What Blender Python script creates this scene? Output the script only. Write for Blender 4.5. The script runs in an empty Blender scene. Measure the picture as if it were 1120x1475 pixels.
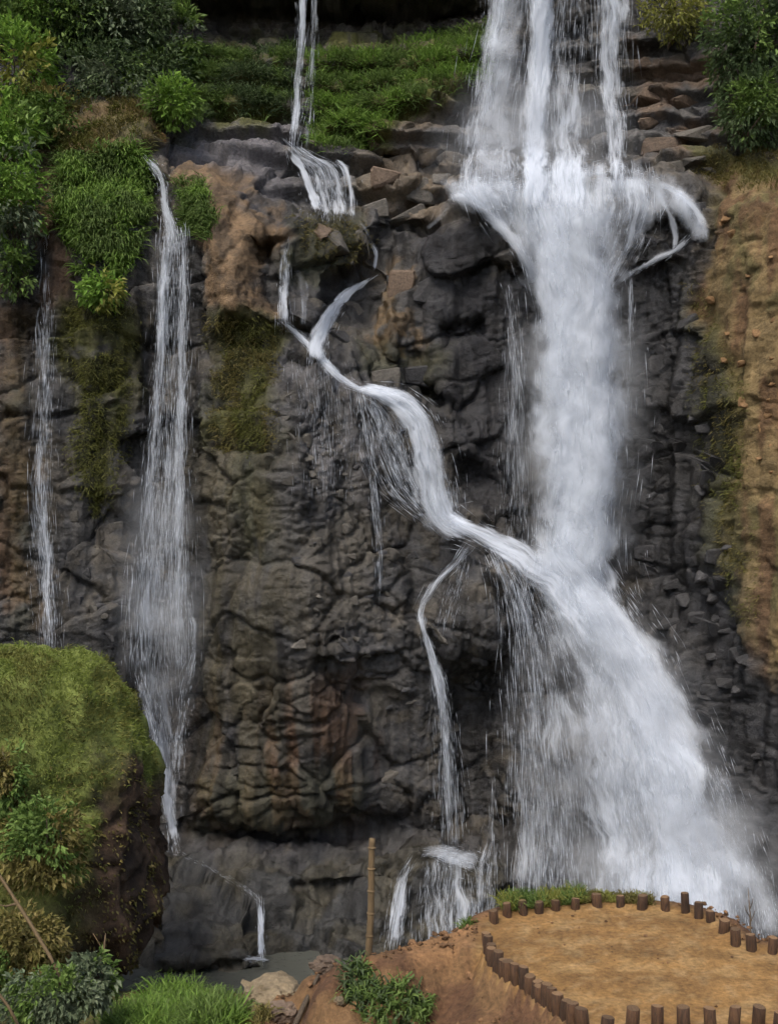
import bpy, math, random
import numpy as np
from mathutils import Vector

random.seed(7)
RNG = np.random.default_rng(11)
scene = bpy.context.scene
R = math.radians

# ------------------------------------------------------------------ camera, light, exposure
F = 1600.0            # focal length in pixels of the 1120 px wide photograph
ZC = 13.6             # eye height above the pool
cam_d = bpy.data.cameras.new('camera')
cam_d.sensor_fit = 'HORIZONTAL'; cam_d.sensor_width = 36.0; cam_d.lens = 36.0 * F / 1120.0
cam_d.clip_start = 0.1; cam_d.clip_end = 500
cam = bpy.data.objects.new('camera', cam_d); scene.collection.objects.link(cam)
cam.location = (0, 0, ZC); cam.rotation_euler = (R(90), 0, 0)
scene.camera = cam

SUN_EL, SUN_AZ = 58.0, 205.0     # azimuth clockwise from +Y: behind the camera, a little to the left
world = bpy.data.worlds.new('World'); scene.world = world; world.use_nodes = True
wn = world.node_tree.nodes; wl = world.node_tree.links
bg = wn['Background']; sky = wn.new('ShaderNodeTexSky'); sky.sky_type = 'NISHITA'
sky.sun_disc = False; sky.sun_elevation = R(SUN_EL); sky.sun_rotation = R(SUN_AZ)
sky.dust_density = 4.0; sky.air_density = 1.0; sky.ozone_density = 1.0
wl.new(sky.outputs['Color'], bg.inputs['Color']); bg.inputs['Strength'].default_value = 0.11
sun_d = bpy.data.lights.new('sun', 'SUN'); sun_d.energy = 1.5; sun_d.angle = R(24); sun_d.color = (1.0, 0.95, 0.87)
sun = bpy.data.objects.new('sun', sun_d); scene.collection.objects.link(sun)
_d = Vector((math.sin(R(SUN_AZ)) * math.cos(R(SUN_EL)), math.cos(R(SUN_AZ)) * math.cos(R(SUN_EL)), math.sin(R(SUN_EL))))
sun.rotation_euler = _d.to_track_quat('Z', 'Y').to_euler(); sun.location = (0, 0, 60)

scene.view_settings.view_transform = 'Standard'; scene.view_settings.look = 'None'
scene.view_settings.gamma = 1.0; scene.view_settings.use_curve_mapping = False
scene.view_settings.exposure = 0.76
scene.render.engine = 'CYCLES'
scene.cycles.use_denoising = True
scene.cycles.use_adaptive_sampling = True; scene.cycles.adaptive_threshold = 0.03; scene.cycles.adaptive_min_samples = 12
scene.cycles.max_bounces = 8; scene.cycles.diffuse_bounces = 2; scene.cycles.glossy_bounces = 2
scene.cycles.transmission_bounces = 3; scene.cycles.transparent_max_bounces = 40; scene.cycles.volume_bounces = 1

# ------------------------------------------------------------------ helpers
def P(px, py, Y):
    """world point seen at a photograph pixel at distance Y"""
    px = np.asarray(px, float); py = np.asarray(py, float); Y = np.asarray(Y, float)
    return np.stack(np.broadcast_arrays((px - 560.0) * Y / F, Y, ZC + (737.5 - py) * Y / F), -1)

def _hash(ix, iy, iz, seed):
    h = (ix.astype(np.int64) * 374761393 + iy.astype(np.int64) * 668265263 + iz.astype(np.int64) * 2147483647 + seed * 974634541) & 0xFFFFFFFF
    h = ((h ^ (h >> 13)) * 1274126177) & 0xFFFFFFFF
    h = ((h ^ (h >> 16)) * 2246822519) & 0xFFFFFFFF
    return (h ^ (h >> 15)) & 0xFFFFFFFF

def vnoise(p, seed=0):
    """smooth value noise in 0..1"""
    i = np.floor(p); f = p - i; i = i.astype(np.int64)
    f = f * f * f * (f * (f * 6 - 15) + 10)
    out = 0
    for dx in (0, 1):
        wx = f[:, 0] if dx else 1 - f[:, 0]
        for dy in (0, 1):
            wy = f[:, 1] if dy else 1 - f[:, 1]
            for dz in (0, 1):
                wz = f[:, 2] if dz else 1 - f[:, 2]
                out = out + wx * wy * wz * (_hash(i[:, 0] + dx, i[:, 1] + dy, i[:, 2] + dz, seed) / 4294967295.0)
    return out

def fbm(p, octaves=4, seed=0, gain=0.5):
    a = 1.0; s = 0; t = 0
    for o in range(octaves):
        s = s + a * vnoise(p * (2.03 ** o) + o * 17.3, seed + o); t += a; a *= gain
    return s / t

def worley(p, seed=0):
    """F1, F2, a random number of the nearest cell and the height of a randomly tilted facet on it"""
    i = np.floor(p).astype(np.int64); n = len(p)
    f1 = np.full(n, 9.0); f2 = np.full(n, 9.0); idn = np.zeros(n); tilt = np.zeros(n)
    for dx in (-1, 0, 1):
        for dy in (-1, 0, 1):
            for dz in (-1, 0, 1):
                c = i + (dx, dy, dz)
                h = _hash(c[:, 0], c[:, 1], c[:, 2], seed)
                vx = p[:, 0] - c[:, 0] - (h & 1023) / 1023.0; vy = p[:, 1] - c[:, 1] - ((h >> 10) & 1023) / 1023.0; vz = p[:, 2] - c[:, 2] - ((h >> 20) & 1023) / 1023.0
                d = np.sqrt(vx * vx + vy * vy + vz * vz)
                near = d < f1
                f2 = np.where(near, f1, np.minimum(f2, d)); f1 = np.where(near, d, f1)
                g = (h * 2654435761) & 0xFFFFFF
                idn = np.where(near, (g & 0xFFF) / 4095.0, idn)
                tilt = np.where(near, vx * (((g >> 12) & 63) / 31.5 - 1) + vz * (((g >> 18) & 63) / 31.5 - 1), tilt)
    return f1, f2, idn, tilt

def sstep(a, b, x):
    t = np.clip((x - a) / (b - a), 0, 1); return t * t * (3 - 2 * t)

def poly_sd(x, y, poly):
    """signed distance to a polygon, negative inside"""
    d = np.full(np.shape(x), 1e18); inside = np.zeros(np.shape(x), bool); n = len(poly)
    for k in range(n):
        x0, y0 = poly[k]; x1, y1 = poly[(k + 1) % n]
        ex, ey = x1 - x0, y1 - y0
        t = np.clip(((x - x0) * ex + (y - y0) * ey) / (ex * ex + ey * ey + 1e-12), 0, 1)
        d = np.minimum(d, (x - x0 - t * ex) ** 2 + (y - y0 - t * ey) ** 2)
        c = ((y0 > y) != (y1 > y)) & (x < (x1 - x0) * (y - y0) / (y1 - y0 + 1e-12) + x0)
        inside ^= c
    d = np.sqrt(d)
    return np.where(inside, -d, d)

def mesh_np(name, v, f, mat=None, parent=None, smooth=True, col=None, uv=None, attrs=None):
    v = np.asarray(v, np.float32).reshape(-1, 3); f = np.asarray(f, np.int32); k = f.shape[1]
    me = bpy.data.meshes.new(name)
    me.vertices.add(len(v)); me.vertices.foreach_set('co', v.ravel())
    me.loops.add(f.size); me.loops.foreach_set('vertex_index', f.ravel())
    me.polygons.add(len(f)); me.polygons.foreach_set('loop_start', np.arange(0, f.size, k, dtype=np.int32))
    me.polygons.foreach_set('use_smooth', np.full(len(f), smooth, bool))
    if col is not None:
        a = me.attributes.new('Col', 'FLOAT_COLOR', 'POINT')
        a.data.foreach_set('color', np.concatenate([col, np.ones((len(v), 1))], 1).astype(np.float32).ravel())
    if attrs:
        for an, av in attrs.items():
            a = me.attributes.new(an, 'FLOAT', 'POINT'); a.data.foreach_set('value', np.asarray(av, np.float32).ravel())
    if uv is not None:
        u = me.uv_layers.new(name='UVMap'); u.data.foreach_set('uv', np.asarray(uv, np.float32)[f.ravel()].ravel())
    me.update(calc_edges=True); me.validate()
    o = bpy.data.objects.new(name, me); scene.collection.objects.link(o)
    if mat: me.materials.append(mat)
    if parent: o.parent = parent
    return o

def tag(o, label=None, cat=None, group=None, kind=None):
    for k, v in (('label', label), ('category', cat), ('group', group), ('kind', kind)):
        if v: o[k] = v
    return o

def empty(name, loc):
    o = bpy.data.objects.new(name, None); scene.collection.objects.link(o); o.location = [float(c) for c in loc]
    o.empty_display_size = 0.2
    return o

def adopt(root, o):
    """make o, built in world coordinates, a part of the root (translation only)"""
    o.parent = root
    o.location = [-c for c in root.location]
    return o

def grid_faces(nr, nc, off=0):
    r, c = np.meshgrid(np.arange(nr - 1), np.arange(nc - 1), indexing='ij')
    a = (r * nc + c).ravel() + off
    return np.stack([a, a + 1, a + nc + 1, a + nc], 1)

# ------------------------------------------------------------------ materials
def new_mat(name):
    m = bpy.data.materials.new(name); m.use_nodes = True
    nt = m.node_tree; b = nt.nodes['Principled BSDF']
    return m, nt, b

def N(nt, t, **kw):
    n = nt.nodes.new(t)
    for k, v in kw.items():
        if hasattr(n, k): setattr(n, k, v)
        else: n.inputs[k].default_value = v
    return n

def rock_material(name, base=None, rough=0.75, wet_attr=False, bump=0.6, fine=9.0):
    """rock or soil: colour from the mesh (mineral, soil and moss zones) or one base colour, broken up by grain"""
    m, nt, b = new_mat(name); L = nt.links
    geo = N(nt, 'ShaderNodeNewGeometry')
    n1 = N(nt, 'ShaderNodeTexNoise', Scale=fine, Detail=5.0, Roughness=0.68); L.new(geo.outputs['Position'], n1.inputs['Vector'])
    n2 = N(nt, 'ShaderNodeTexNoise', Scale=fine * 0.17, Detail=3.0, Roughness=0.6); L.new(geo.outputs['Position'], n2.inputs['Vector'])
    r1 = N(nt, 'ShaderNodeMapRange', **{'From Min': 0.3, 'From Max': 0.7, 'To Min': 0.62, 'To Max': 1.42}); L.new(n1.outputs['Fac'], r1.inputs['Value'])
    r2 = N(nt, 'ShaderNodeMapRange', **{'From Min': 0.3, 'From Max': 0.7, 'To Min': 0.78, 'To Max': 1.25}); L.new(n2.outputs['Fac'], r2.inputs['Value'])
    mul = N(nt, 'ShaderNodeMath', operation='MULTIPLY'); L.new(r1.outputs[0], mul.inputs[0]); L.new(r2.outputs[0], mul.inputs[1])
    vm = N(nt, 'ShaderNodeVectorMath', operation='SCALE')
    if base is None:
        at = N(nt, 'ShaderNodeAttribute', attribute_name='Col'); L.new(at.outputs['Color'], vm.inputs[0])
    else:
        oi = N(nt, 'ShaderNodeObjectInfo')
        hs = N(nt, 'ShaderNodeHueSaturation', Color=(*base, 1))
        mr = N(nt, 'ShaderNodeMapRange', **{'To Min': 0.72, 'To Max': 1.3}); L.new(oi.outputs['Random'], mr.inputs['Value'])
        L.new(mr.outputs[0], hs.inputs['Value']); L.new(hs.outputs['Color'], vm.inputs[0])
    L.new(mul.outputs[0], vm.inputs['Scale']); L.new(vm.outputs[0], b.inputs['Base Color'])
    bp = N(nt, 'ShaderNodeBump', Strength=bump, Distance=0.10); L.new(n1.outputs['Fac'], bp.inputs['Height']); L.new(bp.outputs[0], b.inputs['Normal'])
    b.inputs['Roughness'].default_value = rough
    if wet_attr:
        aw = N(nt, 'ShaderNodeAttribute', attribute_name='wet')
        mr = N(nt, 'ShaderNodeMapRange', **{'To Min': 0.9, 'To Max': 0.42}); L.new(aw.outputs['Fac'], mr.inputs['Value'])
        L.new(mr.outputs[0], b.inputs['Roughness'])
    b.inputs['Specular IOR Level'].default_value = 0.3
    return m

def leaf_material(name):
    m, nt, b = new_mat(name); L = nt.links
    at = N(nt, 'ShaderNodeAttribute', attribute_name='Col')
    L.new(at.outputs['Color'], b.inputs['Base Color'])
    b.inputs['Roughness'].default_value = 0.6; b.inputs['Specular IOR Level'].default_value = 0.25
    tr = N(nt, 'ShaderNodeBsdfTranslucent'); mx = N(nt, 'ShaderNodeMixShader'); mx.inputs[0].default_value = 0.3
    L.new(at.outputs['Color'], tr.inputs['Color'])
    L.new(b.outputs[0], mx.inputs[1]); L.new(tr.outputs[0], mx.inputs[2])
    L.new(mx.outputs[0], nt.nodes['Material Output'].inputs['Surface'])
    return m

def wood_material(name, c1, c2, scale=14):
    m, nt, b = new_mat(name); L = nt.links
    tc = N(nt, 'ShaderNodeTexCoord'); mp = N(nt, 'ShaderNodeMapping'); mp.inputs['Scale'].default_value = (scale, scale, scale * 0.15)
    oi = N(nt, 'ShaderNodeObjectInfo'); va = N(nt, 'ShaderNodeVectorMath', operation='ADD'); L.new(tc.outputs['Object'], va.inputs[0]); L.new(oi.outputs['Random'], va.inputs[1])
    L.new(va.outputs[0], mp.inputs['Vector'])
    n = N(nt, 'ShaderNodeTexNoise', Scale=3.0, Detail=6.0, Roughness=0.65); L.new(mp.outputs[0], n.inputs['Vector'])
    cr = N(nt, 'ShaderNodeValToRGB'); cr.color_ramp.elements[0].position = 0.3; cr.color_ramp.elements[1].position = 0.72
    cr.color_ramp.elements[0].color = (*c1, 1); cr.color_ramp.elements[1].color = (*c2, 1)
    L.new(n.outputs['Fac'], cr.inputs[0])
    hs = N(nt, 'ShaderNodeHueSaturation'); mr = N(nt, 'ShaderNodeMapRange', **{'To Min': 0.6, 'To Max': 1.35}); L.new(oi.outputs['Random'], mr.inputs['Value'])
    L.new(mr.outputs[0], hs.inputs['Value']); L.new(cr.outputs[0], hs.inputs['Color']); L.new(hs.outputs[0], b.inputs['Base Color'])
    bp = N(nt, 'ShaderNodeBump', Strength=0.5, Distance=0.02); L.new(n.outputs['Fac'], bp.inputs['Height']); L.new(bp.outputs[0], b.inputs['Normal'])
    b.inputs['Roughness'].default_value = 0.85
    return m

def water_sheet_material(name, su, sv, lo, hi, soft, bump=False):
    """falling white water: foam with holes drawn out along the fall; 'dens' is how thick the water is"""
    m, nt, b = new_mat(name); L = nt.links; nt.nodes.remove(b)
    uv = N(nt, 'ShaderNodeUVMap'); mp = N(nt, 'ShaderNodeMapping'); mp.inputs['Scale'].default_value = (su, sv, 1); L.new(uv.outputs[0], mp.inputs['Vector'])
    n1 = N(nt, 'ShaderNodeTexNoise', Scale=1.0, Detail=5.0, Roughness=0.62, Distortion=0.35); L.new(mp.outputs[0], n1.inputs['Vector'])
    mp2 = N(nt, 'ShaderNodeMapping'); mp2.inputs['Scale'].default_value = (su * 0.3, sv * 0.5, 1); mp2.inputs['Location'].default_value = (3.7, 9.1, 0); L.new(uv.outputs[0], mp2.inputs['Vector'])
    n2 = N(nt, 'ShaderNodeTexNoise', Scale=1.0, Detail=4.0, Roughness=0.55); L.new(mp2.outputs[0], n2.inputs['Vector'])
    mixn = N(nt, 'ShaderNodeMath', operation='MULTIPLY_ADD'); mixn.inputs[1].default_value = 0.6
    L.new(n2.outputs['Fac'], mixn.inputs[0])
    h = N(nt, 'ShaderNodeMath', operation='MULTIPLY'); h.inputs[1].default_value = 0.7; L.new(n1.outputs['Fac'], h.inputs[0]); L.new(h.outputs[0], mixn.inputs[2])
    at = N(nt, 'ShaderNodeAttribute', attribute_name='dens')
    th = N(nt, 'ShaderNodeMapRange', **{'To Min': hi, 'To Max': lo}); L.new(at.outputs['Fac'], th.inputs['Value'])
    sub = N(nt, 'ShaderNodeMath', operation='SUBTRACT'); L.new(mixn.outputs[0], sub.inputs[0]); L.new(th.outputs[0], sub.inputs[1])
    mr = N(nt, 'ShaderNodeMapRange', interpolation_type='SMOOTHSTEP', **{'From Min': -soft, 'From Max': soft, 'To Min': 0.0, 'To Max': 0.8}); L.new(sub.outputs[0], mr.inputs['Value'])
    e = N(nt, 'ShaderNodeMapRange', interpolation_type='SMOOTHSTEP', **{'From Min': 0.0, 'From Max': 0.22}); L.new(at.outputs['Fac'], e.inputs['Value'])
    al = N(nt, 'ShaderNodeMath', operation='MULTIPLY'); L.new(mr.outputs[0], al.inputs[0]); L.new(e.outputs[0], al.inputs[1])
    df = N(nt, 'ShaderNodeBsdfDiffuse', Color=(0.75, 0.80, 0.87, 1)); tl = N(nt, 'ShaderNodeBsdfTranslucent', Color=(0.75, 0.80, 0.87, 1))
    if bump:
        bp = N(nt, 'ShaderNodeBump', Strength=0.45, Distance=0.12); L.new(mixn.outputs[0], bp.inputs['Height']); L.new(bp.outputs[0], df.inputs['Normal'])
    mx = N(nt, 'ShaderNodeMixShader'); mx.inputs[0].default_value = 0.35; L.new(df.outputs[0], mx.inputs[1]); L.new(tl.outputs[0], mx.inputs[2])
    tp = N(nt, 'ShaderNodeBsdfTransparent'); mo = N(nt, 'ShaderNodeMixShader')
    L.new(al.outputs[0], mo.inputs[0]); L.new(tp.outputs[0], mo.inputs[1]); L.new(mx.outputs[0], mo.inputs[2])
    L.new(mo.outputs[0], nt.nodes['Material Output'].inputs['Surface'])
    return m

def droplet_material(name, alpha):
    m, nt, b = new_mat(name); L = nt.links; nt.nodes.remove(b)
    df = N(nt, 'ShaderNodeBsdfDiffuse', Color=(0.75, 0.80, 0.87, 1)); tl = N(nt, 'ShaderNodeBsdfTranslucent', Color=(0.75, 0.80, 0.87, 1))
    mx = N(nt, 'ShaderNodeMixShader'); mx.inputs[0].default_value = 0.4; L.new(df.outputs[0], mx.inputs[1]); L.new(tl.outputs[0], mx.inputs[2])
    if alpha >= 1:
        L.new(mx.outputs[0], nt.nodes['Material Output'].inputs['Surface']); return m
    tp = N(nt, 'ShaderNodeBsdfTransparent'); mo = N(nt, 'ShaderNodeMixShader'); mo.inputs[0].default_value = alpha
    L.new(tp.outputs[0], mo.inputs[1]); L.new(mx.outputs[0], mo.inputs[2]); L.new(mo.outputs[0], nt.nodes['Material Output'].inputs['Surface'])
    return m

M_CLIFF = rock_material('cliff_rock', wet_attr=True, bump=0.7)
M_SOIL = rock_material('soil', rough=0.95, bump=0.5, fine=14.0)
M_STONE = {'dark': rock_material('dark_wet_stone', (0.042, 0.041, 0.042), 0.6), 'grey': rock_material('grey_brown_stone', (0.088, 0.080, 0.068), 0.7),
           'brown': rock_material('brown_slab_stone', (0.125, 0.090, 0.064), 0.75), 'ochre': rock_material('ochre_stone', (0.20, 0.118, 0.055), 0.9),
           'pale': rock_material('pale_stone', (0.16, 0.125, 0.078), 0.9)}
M_LEAF = leaf_material('leaf')
M_BARK = wood_material('bark', (0.05, 0.035, 0.02), (0.16, 0.12, 0.08))
M_POST = wood_material('log_bark', (0.022, 0.011, 0.006), (0.105, 0.052, 0.022))
M_POSTTOP = wood_material('log_end', (0.10, 0.055, 0.026), (0.22, 0.135, 0.065), 30)
M_BAMBOO = wood_material('dry_bamboo', (0.10, 0.065, 0.030), (0.21, 0.145, 0.07))
M_FALL = water_sheet_material('falling_water', 3.4, 0.45, 0.45, 1.02, 0.19)
M_FINE = water_sheet_material('thin_falling_water', 6.0, 0.55, 0.46, 1.0, 0.17)
M_FOAM = water_sheet_material('spray_cloud', 1.2, 0.6, 0.34, 1.05, 0.34, True)
M_DROP = droplet_material('falling_droplets', 1.0)
M_MIST = droplet_material('fine_spray', 0.30)

# ------------------------------------------------------------------ the cliff
COLS = [-260, -50, 80, 210, 300, 400, 470, 540, 620, 690, 760, 840, 910, 960, 1010, 1060, 1120, 1250, 1400]
ROWS = {
 -420: [40,41,42,42.5,43,43,43,43,43,43,43,42,41.5,41,40.5,40,39.5,38,37],
 -70:  [41,42,42.5,43,43.4,43.2,43,43,43.2,43,43,43,42.5,42,41,40.5,40,38.5,37],
 -14:  [41,42.5,43,43.8,44.6,44.8,44.8,44.8,44.8,43.8,43.3,43.3,42.8,42.2,41.5,40.5,39.8,38.5,37],
 14:   [41,42.5,43.5,45,46.2,46.6,47,47,46.6,45,43.5,43.3,42.8,42.2,41.5,40.5,39.8,38.5,37],
 58:   [41,42,43,44.8,46.2,46.6,46.8,46.5,46,44.5,43.4,43.2,42.6,42,41.3,40.3,39.5,38,36.5],
 75:   [41,42,43,44.0,44.4,44.4,44.0,43.6,43.3,43.2,43.3,43.1,42.6,42,41.3,40.3,39.5,38,36.5],
 130:  [40,41,42,42.8,43.4,43.2,42.9,42.5,42.4,42.6,43,42.8,42.2,41.6,41,40,39.2,37.5,36],
 205:  [39,39.5,40,40.5,42.2,42.3,42.2,42,42,42,42.3,42.2,41.5,41,40.5,39.5,38.5,36.5,35],
 238:  [38.5,38.8,39,39.8,40.8,41.5,41.8,41.7,41.6,41.3,41,40.8,40.6,40.3,39.8,38.8,37.5,35.8,34.5],
 300:  [38,38.3,38.3,38.8,39.3,40,41,41,40.8,39.6,39.2,39,38.9,38.8,38.5,36.5,35.5,34.8,34],
 350:  [37.8,38,38,38.4,38.8,39.4,40.4,40.5,40.3,39.5,39.4,39.5,39.5,39.2,38.4,36.3,35.2,34.5,33.5],
 450:  [37.4,37.6,37.6,38,38.2,38.6,39.8,40.3,40.2,39.8,40,40.2,40,39.3,38.2,36,34.9,34,33],
 560:  [37.2,37.3,37.3,37.8,37.6,37.5,37.6,38.4,40,40,40.1,40.2,40,39.2,38,35.8,34.6,33.6,32.5],
 680:  [37,37,37,37.6,37.3,37,36.9,37.2,38.4,39.8,40,40.2,39.9,39,37.8,35.7,34.4,33.3,32],
 780:  [36.8,36.8,36.8,37.5,37,36.8,36.6,36.7,37.2,38,38.6,39.4,39.6,38.8,37.5,35.6,34.2,33,32],
 900:  [36.6,36.6,36.6,37.4,36.9,36.6,36.4,36.5,36.9,37.2,37.2,37.6,38.4,38.3,37.2,35.4,34,32.6,31.5],
 1050: [36.4,36.4,36.4,37.3,36.9,36.6,36.5,36.8,37.2,37.2,36.6,36.4,36.8,37.2,36.8,35.4,34,32.2,31],
 1175: [36.2,36.2,36.2,37,36.7,36.6,36.6,36.8,37.3,37.2,36.4,35.8,35.8,36,36,35.2,34,32,30.5],
 1200: [36.2,36.2,36.2,37,38.0,38.1,38.1,38.1,37.9,37.2,36.4,35.8,35.8,36,36,35.2,34,32,30.5],
 1214: [36,36,36,36.8,37.2,37.2,37.2,37.2,37.2,37,36.3,35.6,35.5,35.7,35.8,35,33.8,31.9,30.3],
 1300: [34.5,34.5,34.5,35,35,35,35,35.2,35.8,36,35.6,35,34.6,34.8,35,34.5,33.5,31.6,30],
 1400: [33,33,33,33,33,33,33.2,33.5,34.2,34.5,34.6,34.2,33.8,34,34.2,33.8,33,31,29.5],
 1560: [31,31,31,31,31,31,31.2,31.5,32,32.5,32.6,32.2,31.8,32,32.2,31.8,31,29.5,28],
}
LP = 5
lx = np.arange(-260, 1401, LP); ly = np.arange(-420, 1561, LP)
_rk = sorted(ROWS); tab = np.array([ROWS[k] for k in _rk], float)
tmp = np.stack([np.interp(lx, COLS, tab[r]) for r in range(len(_rk))])
D0 = np.stack([np.interp(ly, _rk, tmp[:, c]) for c in range(len(lx))], 1)

def blur(a, n):
    for _ in range(n):
        b = np.pad(a, 1, mode='edge'); a = (b[:-2, 1:-1] + b[2:, 1:-1] + 2 * a + b[1:-1, :-2] + b[1:-1, 2:]) / 6
    return a
# rounder sideways than up and down, so ledges stay crisp
# the buttresses bulge forward between the gullies that the streams have cut
_lxg, _lyg = np.meshgrid(lx, ly)
_gul = np.exp(-((_lxg - 238) / 38.0) ** 2) * 1.1 + np.exp(-((_lxg - 62) / 26.0) ** 2) * 0.5 - np.exp(-((_lxg - 430) / 95.0) ** 2) * 0.7 - np.exp(-((_lxg - 140) / 34.0) ** 2) * 0.35
D0 = D0 + _gul * sstep(400, 520, _lyg) * sstep(1195, 1150, _lyg) + 0.9 * np.exp(-((_lxg - 685) / 40.0) ** 2) * sstep(880, 980, _lyg) * sstep(1215, 1180, _lyg)
D0 = blur(D0, 5)
for _ in range(22):
    b = np.pad(D0, ((0, 0), (1, 1)), mode='edge'); D0 = (b[:, :-2] + 2 * D0 + b[:, 2:]) / 4
GX, GY = np.meshgrid(lx.astype(float), ly.astype(float))
_wq = np.stack([GX.ravel() / 45, GY.ravel() / 45, 0 * GX.ravel()], 1)
WX = GX + 18 * (fbm(_wq, 3, 5).reshape(GX.shape) - 0.5); WY = GY + 18 * (fbm(_wq + 50, 3, 6).reshape(GX.shape) - 0.5)
def bump(poly, dd, edge):
    global D0
    D0 = D0 + dd * sstep(edge, -edge, poly_sd(WX, WY, poly))
bump([(400, 330), (418, 306), (500, 306), (530, 322), (540, 360), (522, 398), (475, 402), (450, 470), (405, 460), (395, 400)], -1.3, 10)   # mossy block
bump([(240, 248), (300, 246), (350, 275), (402, 328), (392, 362), (368, 400), (390, 462), (310, 470), (290, 400), (268, 330)], -1.7, 42)   # brown mound
bump([(360, 350), (408, 345), (404, 380), (365, 385)], 0.9, 8)                                                                          # cavity under the mound
bump([(600, 370), (636, 322), (685, 300), (730, 345), (762, 430), (765, 600), (720, 700), (640, 640), (610, 500)], -0.7, 18)               # rock under the ledge
bump([(545, 380), (600, 385), (605, 500), (560, 520), (545, 480)], -0.5, 10)
bump([(630, 470), (690, 455), (695, 480), (640, 500)], 0.6, 8)
bump([(590, 545), (640, 560), (635, 590), (600, 575)], 0.7, 8)
bump([(905, 345), (965, 330), (985, 370), (930, 385), (880, 410)], -0.6, 8)
bump([(965, 280), (1010, 280), (1015, 330), (985, 350)], -0.4, 12)
bump([(618, 850), (668, 795), (706, 825), (722, 900), (712, 945), (650, 962), (615, 905)], -0.7, 12)
bump([(648, 965), (722, 955), (722, 1190), (660, 1195)], 0.7, 14)
bump([(520, 1000), (600, 1000), (610, 1190), (530, 1185)], 0.35, 14)
bump([(80, 150), (215, 150), (232, 205), (180, 235), (90, 225)], -0.9, 16)                                                               # bank left of the lip
bump([(236, 1244), (300, 1252), (368, 1294), (380, 1392), (236, 1392)], -0.55, 5)                                                             # low block at the foot
bump([(420, 1270), (560, 1262), (566, 1300), (430, 1312)], 0.3, 5)
bump([(530, 230), (650, 225), (640, 245), (530, 250)], 0.7, 6)                                                                           # seam between the slabs
bump([(540, 140), (660, 120), (665, 215), (540, 222)], -0.4, 8)
bump([(520, 255), (640, 250), (620, 320), (530, 330)], -0.35, 8)

def lat(a, px, py):
    fx = np.clip((px - lx[0]) / LP, 0, len(lx) - 1.001); fy = np.clip((py - ly[0]) / LP, 0, len(ly) - 1.001)
    ix = fx.astype(int); iy = fy.astype(int); tx = fx - ix; ty = fy - iy
    return (a[iy, ix] * (1 - tx) + a[iy, ix + 1] * tx) * (1 - ty) + (a[iy + 1, ix] * (1 - tx) + a[iy + 1, ix + 1] * tx) * ty

STEP = 0.06
gx = np.arange(-19.5, 20.2, STEP); gz = np.arange(-2.6, 41.0, STEP)
NX, NZ = len(gx), len(gz)
X, Z = np.meshgrid(gx, gz); Y = np.full(X.shape, 38.0)
for _ in range(9):
    Y = 0.35 * Y + 0.65 * lat(D0, 560 + X * F / Y, 737.5 - (Z - ZC) * F / Y)
def normals(X, Y, Z):
    V = np.stack([X, Y, Z], -1); du = np.gradient(V, axis=1); dv = np.gradient(V, axis=0)
    n = np.cross(du, dv); n /= np.linalg.norm(n, axis=-1, keepdims=True) + 1e-9
    return n            # du=+x, dv=+z -> normal towards -Y
PXc = (560 + X * F / Y); PYc = (737.5 - (Z - ZC) * F / Y)
q = np.stack([X, Y, Z], -1).reshape(-1, 3)
wpx = PXc.ravel() + 95 * (fbm(q * 0.55, 5, 31, 0.6) - 0.5); wpy = PYc.ravel() + 95 * (fbm(q * 0.55, 5, 41, 0.6) - 0.5)
def zone(poly, edge=18): return sstep(edge, -edge, poly_sd(wpx, wpy, poly))
Z_OCHRE = zone([(1015, 262), (1150, 225), (1420, 200), (1420, 1600), (1130, 1020), (1075, 950), (1060, 800), (1040, 600), (1010, 470), (995, 380)], 14)
Z_MOUND = zone([(240, 240), (300, 242), (360, 280), (410, 335), (372, 380), (395, 462), (315, 474), (285, 420), (280, 340)], 12)
Z_BANK = zone([(-300, 150), (215, 145), (236, 205), (190, 235), (90, 330), (-300, 330)], 16)
Z_SOFT = np.clip(Z_OCHRE + 0.6 * Z_MOUND + 0.7 * Z_BANK, 0, 1)
Z_SHELF = zone([(230, 1212), (620, 1212), (720, 1250), (720, 1600), (-300, 1600), (-300, 1400), (225, 1330)], 8)
Z_STRAT = np.clip(zone([(230, 60), (1060, 60), (1060, 270), (640, 330), (230, 250)], 20), 0, 1)
hard = 1 - 0.8 * Z_SOFT - 0.35 * Z_MOUND
hard = np.clip(hard, 0.15, 1)
# fractured blocks, cobbles in the conglomerate, and fine roughness, pushed out along the surface
warp = np.stack([fbm(q * 0.6 + 9, 3, 61), fbm(q * 0.6 + 29, 3, 62), fbm(q * 0.6 + 49, 3, 63)], 1) - 0.5
b1, b1b, id1, t1 = worley((q + 0.9 * warp) * np.array([0.36, 0.36, 0.5]), 71)
b2, b2b, id2, t2 = worley((q + 0.6 * warp) * np.array([0.95, 0.95, 1.5]), 72)
b3, b3b, id3, t3 = worley((q + 0.3 * warp) * np.array([2.5, 2.5, 3.6]), 73)
crack1 = sstep(0.0, 0.10, b1b - b1); crack2 = sstep(0.0, 0.10, b2b - b2); crack3 = sstep(0.0, 0.16, b3b - b3)
cong = zone([(400, 560), (500, 590), (570, 760), (560, 960), (430, 940), (400, 740)], 40)
smoothz = zone([(600, 330), (690, 310), (765, 400), (780, 780), (690, 760), (650, 620), (600, 480)], 25)
rough2 = np.maximum(sstep(0.54, 0.72, fbm(q * 0.22, 3, 81)), np.maximum(0.35 * cong, 0.42 * Z_STRAT)) * (1 - .7 * smoothz); rough3 = np.maximum(sstep(0.46, 0.70, fbm(q * 0.5 + 7, 3, 82)) * (1 - .6 * smoothz), 0.9 * cong)
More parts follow.
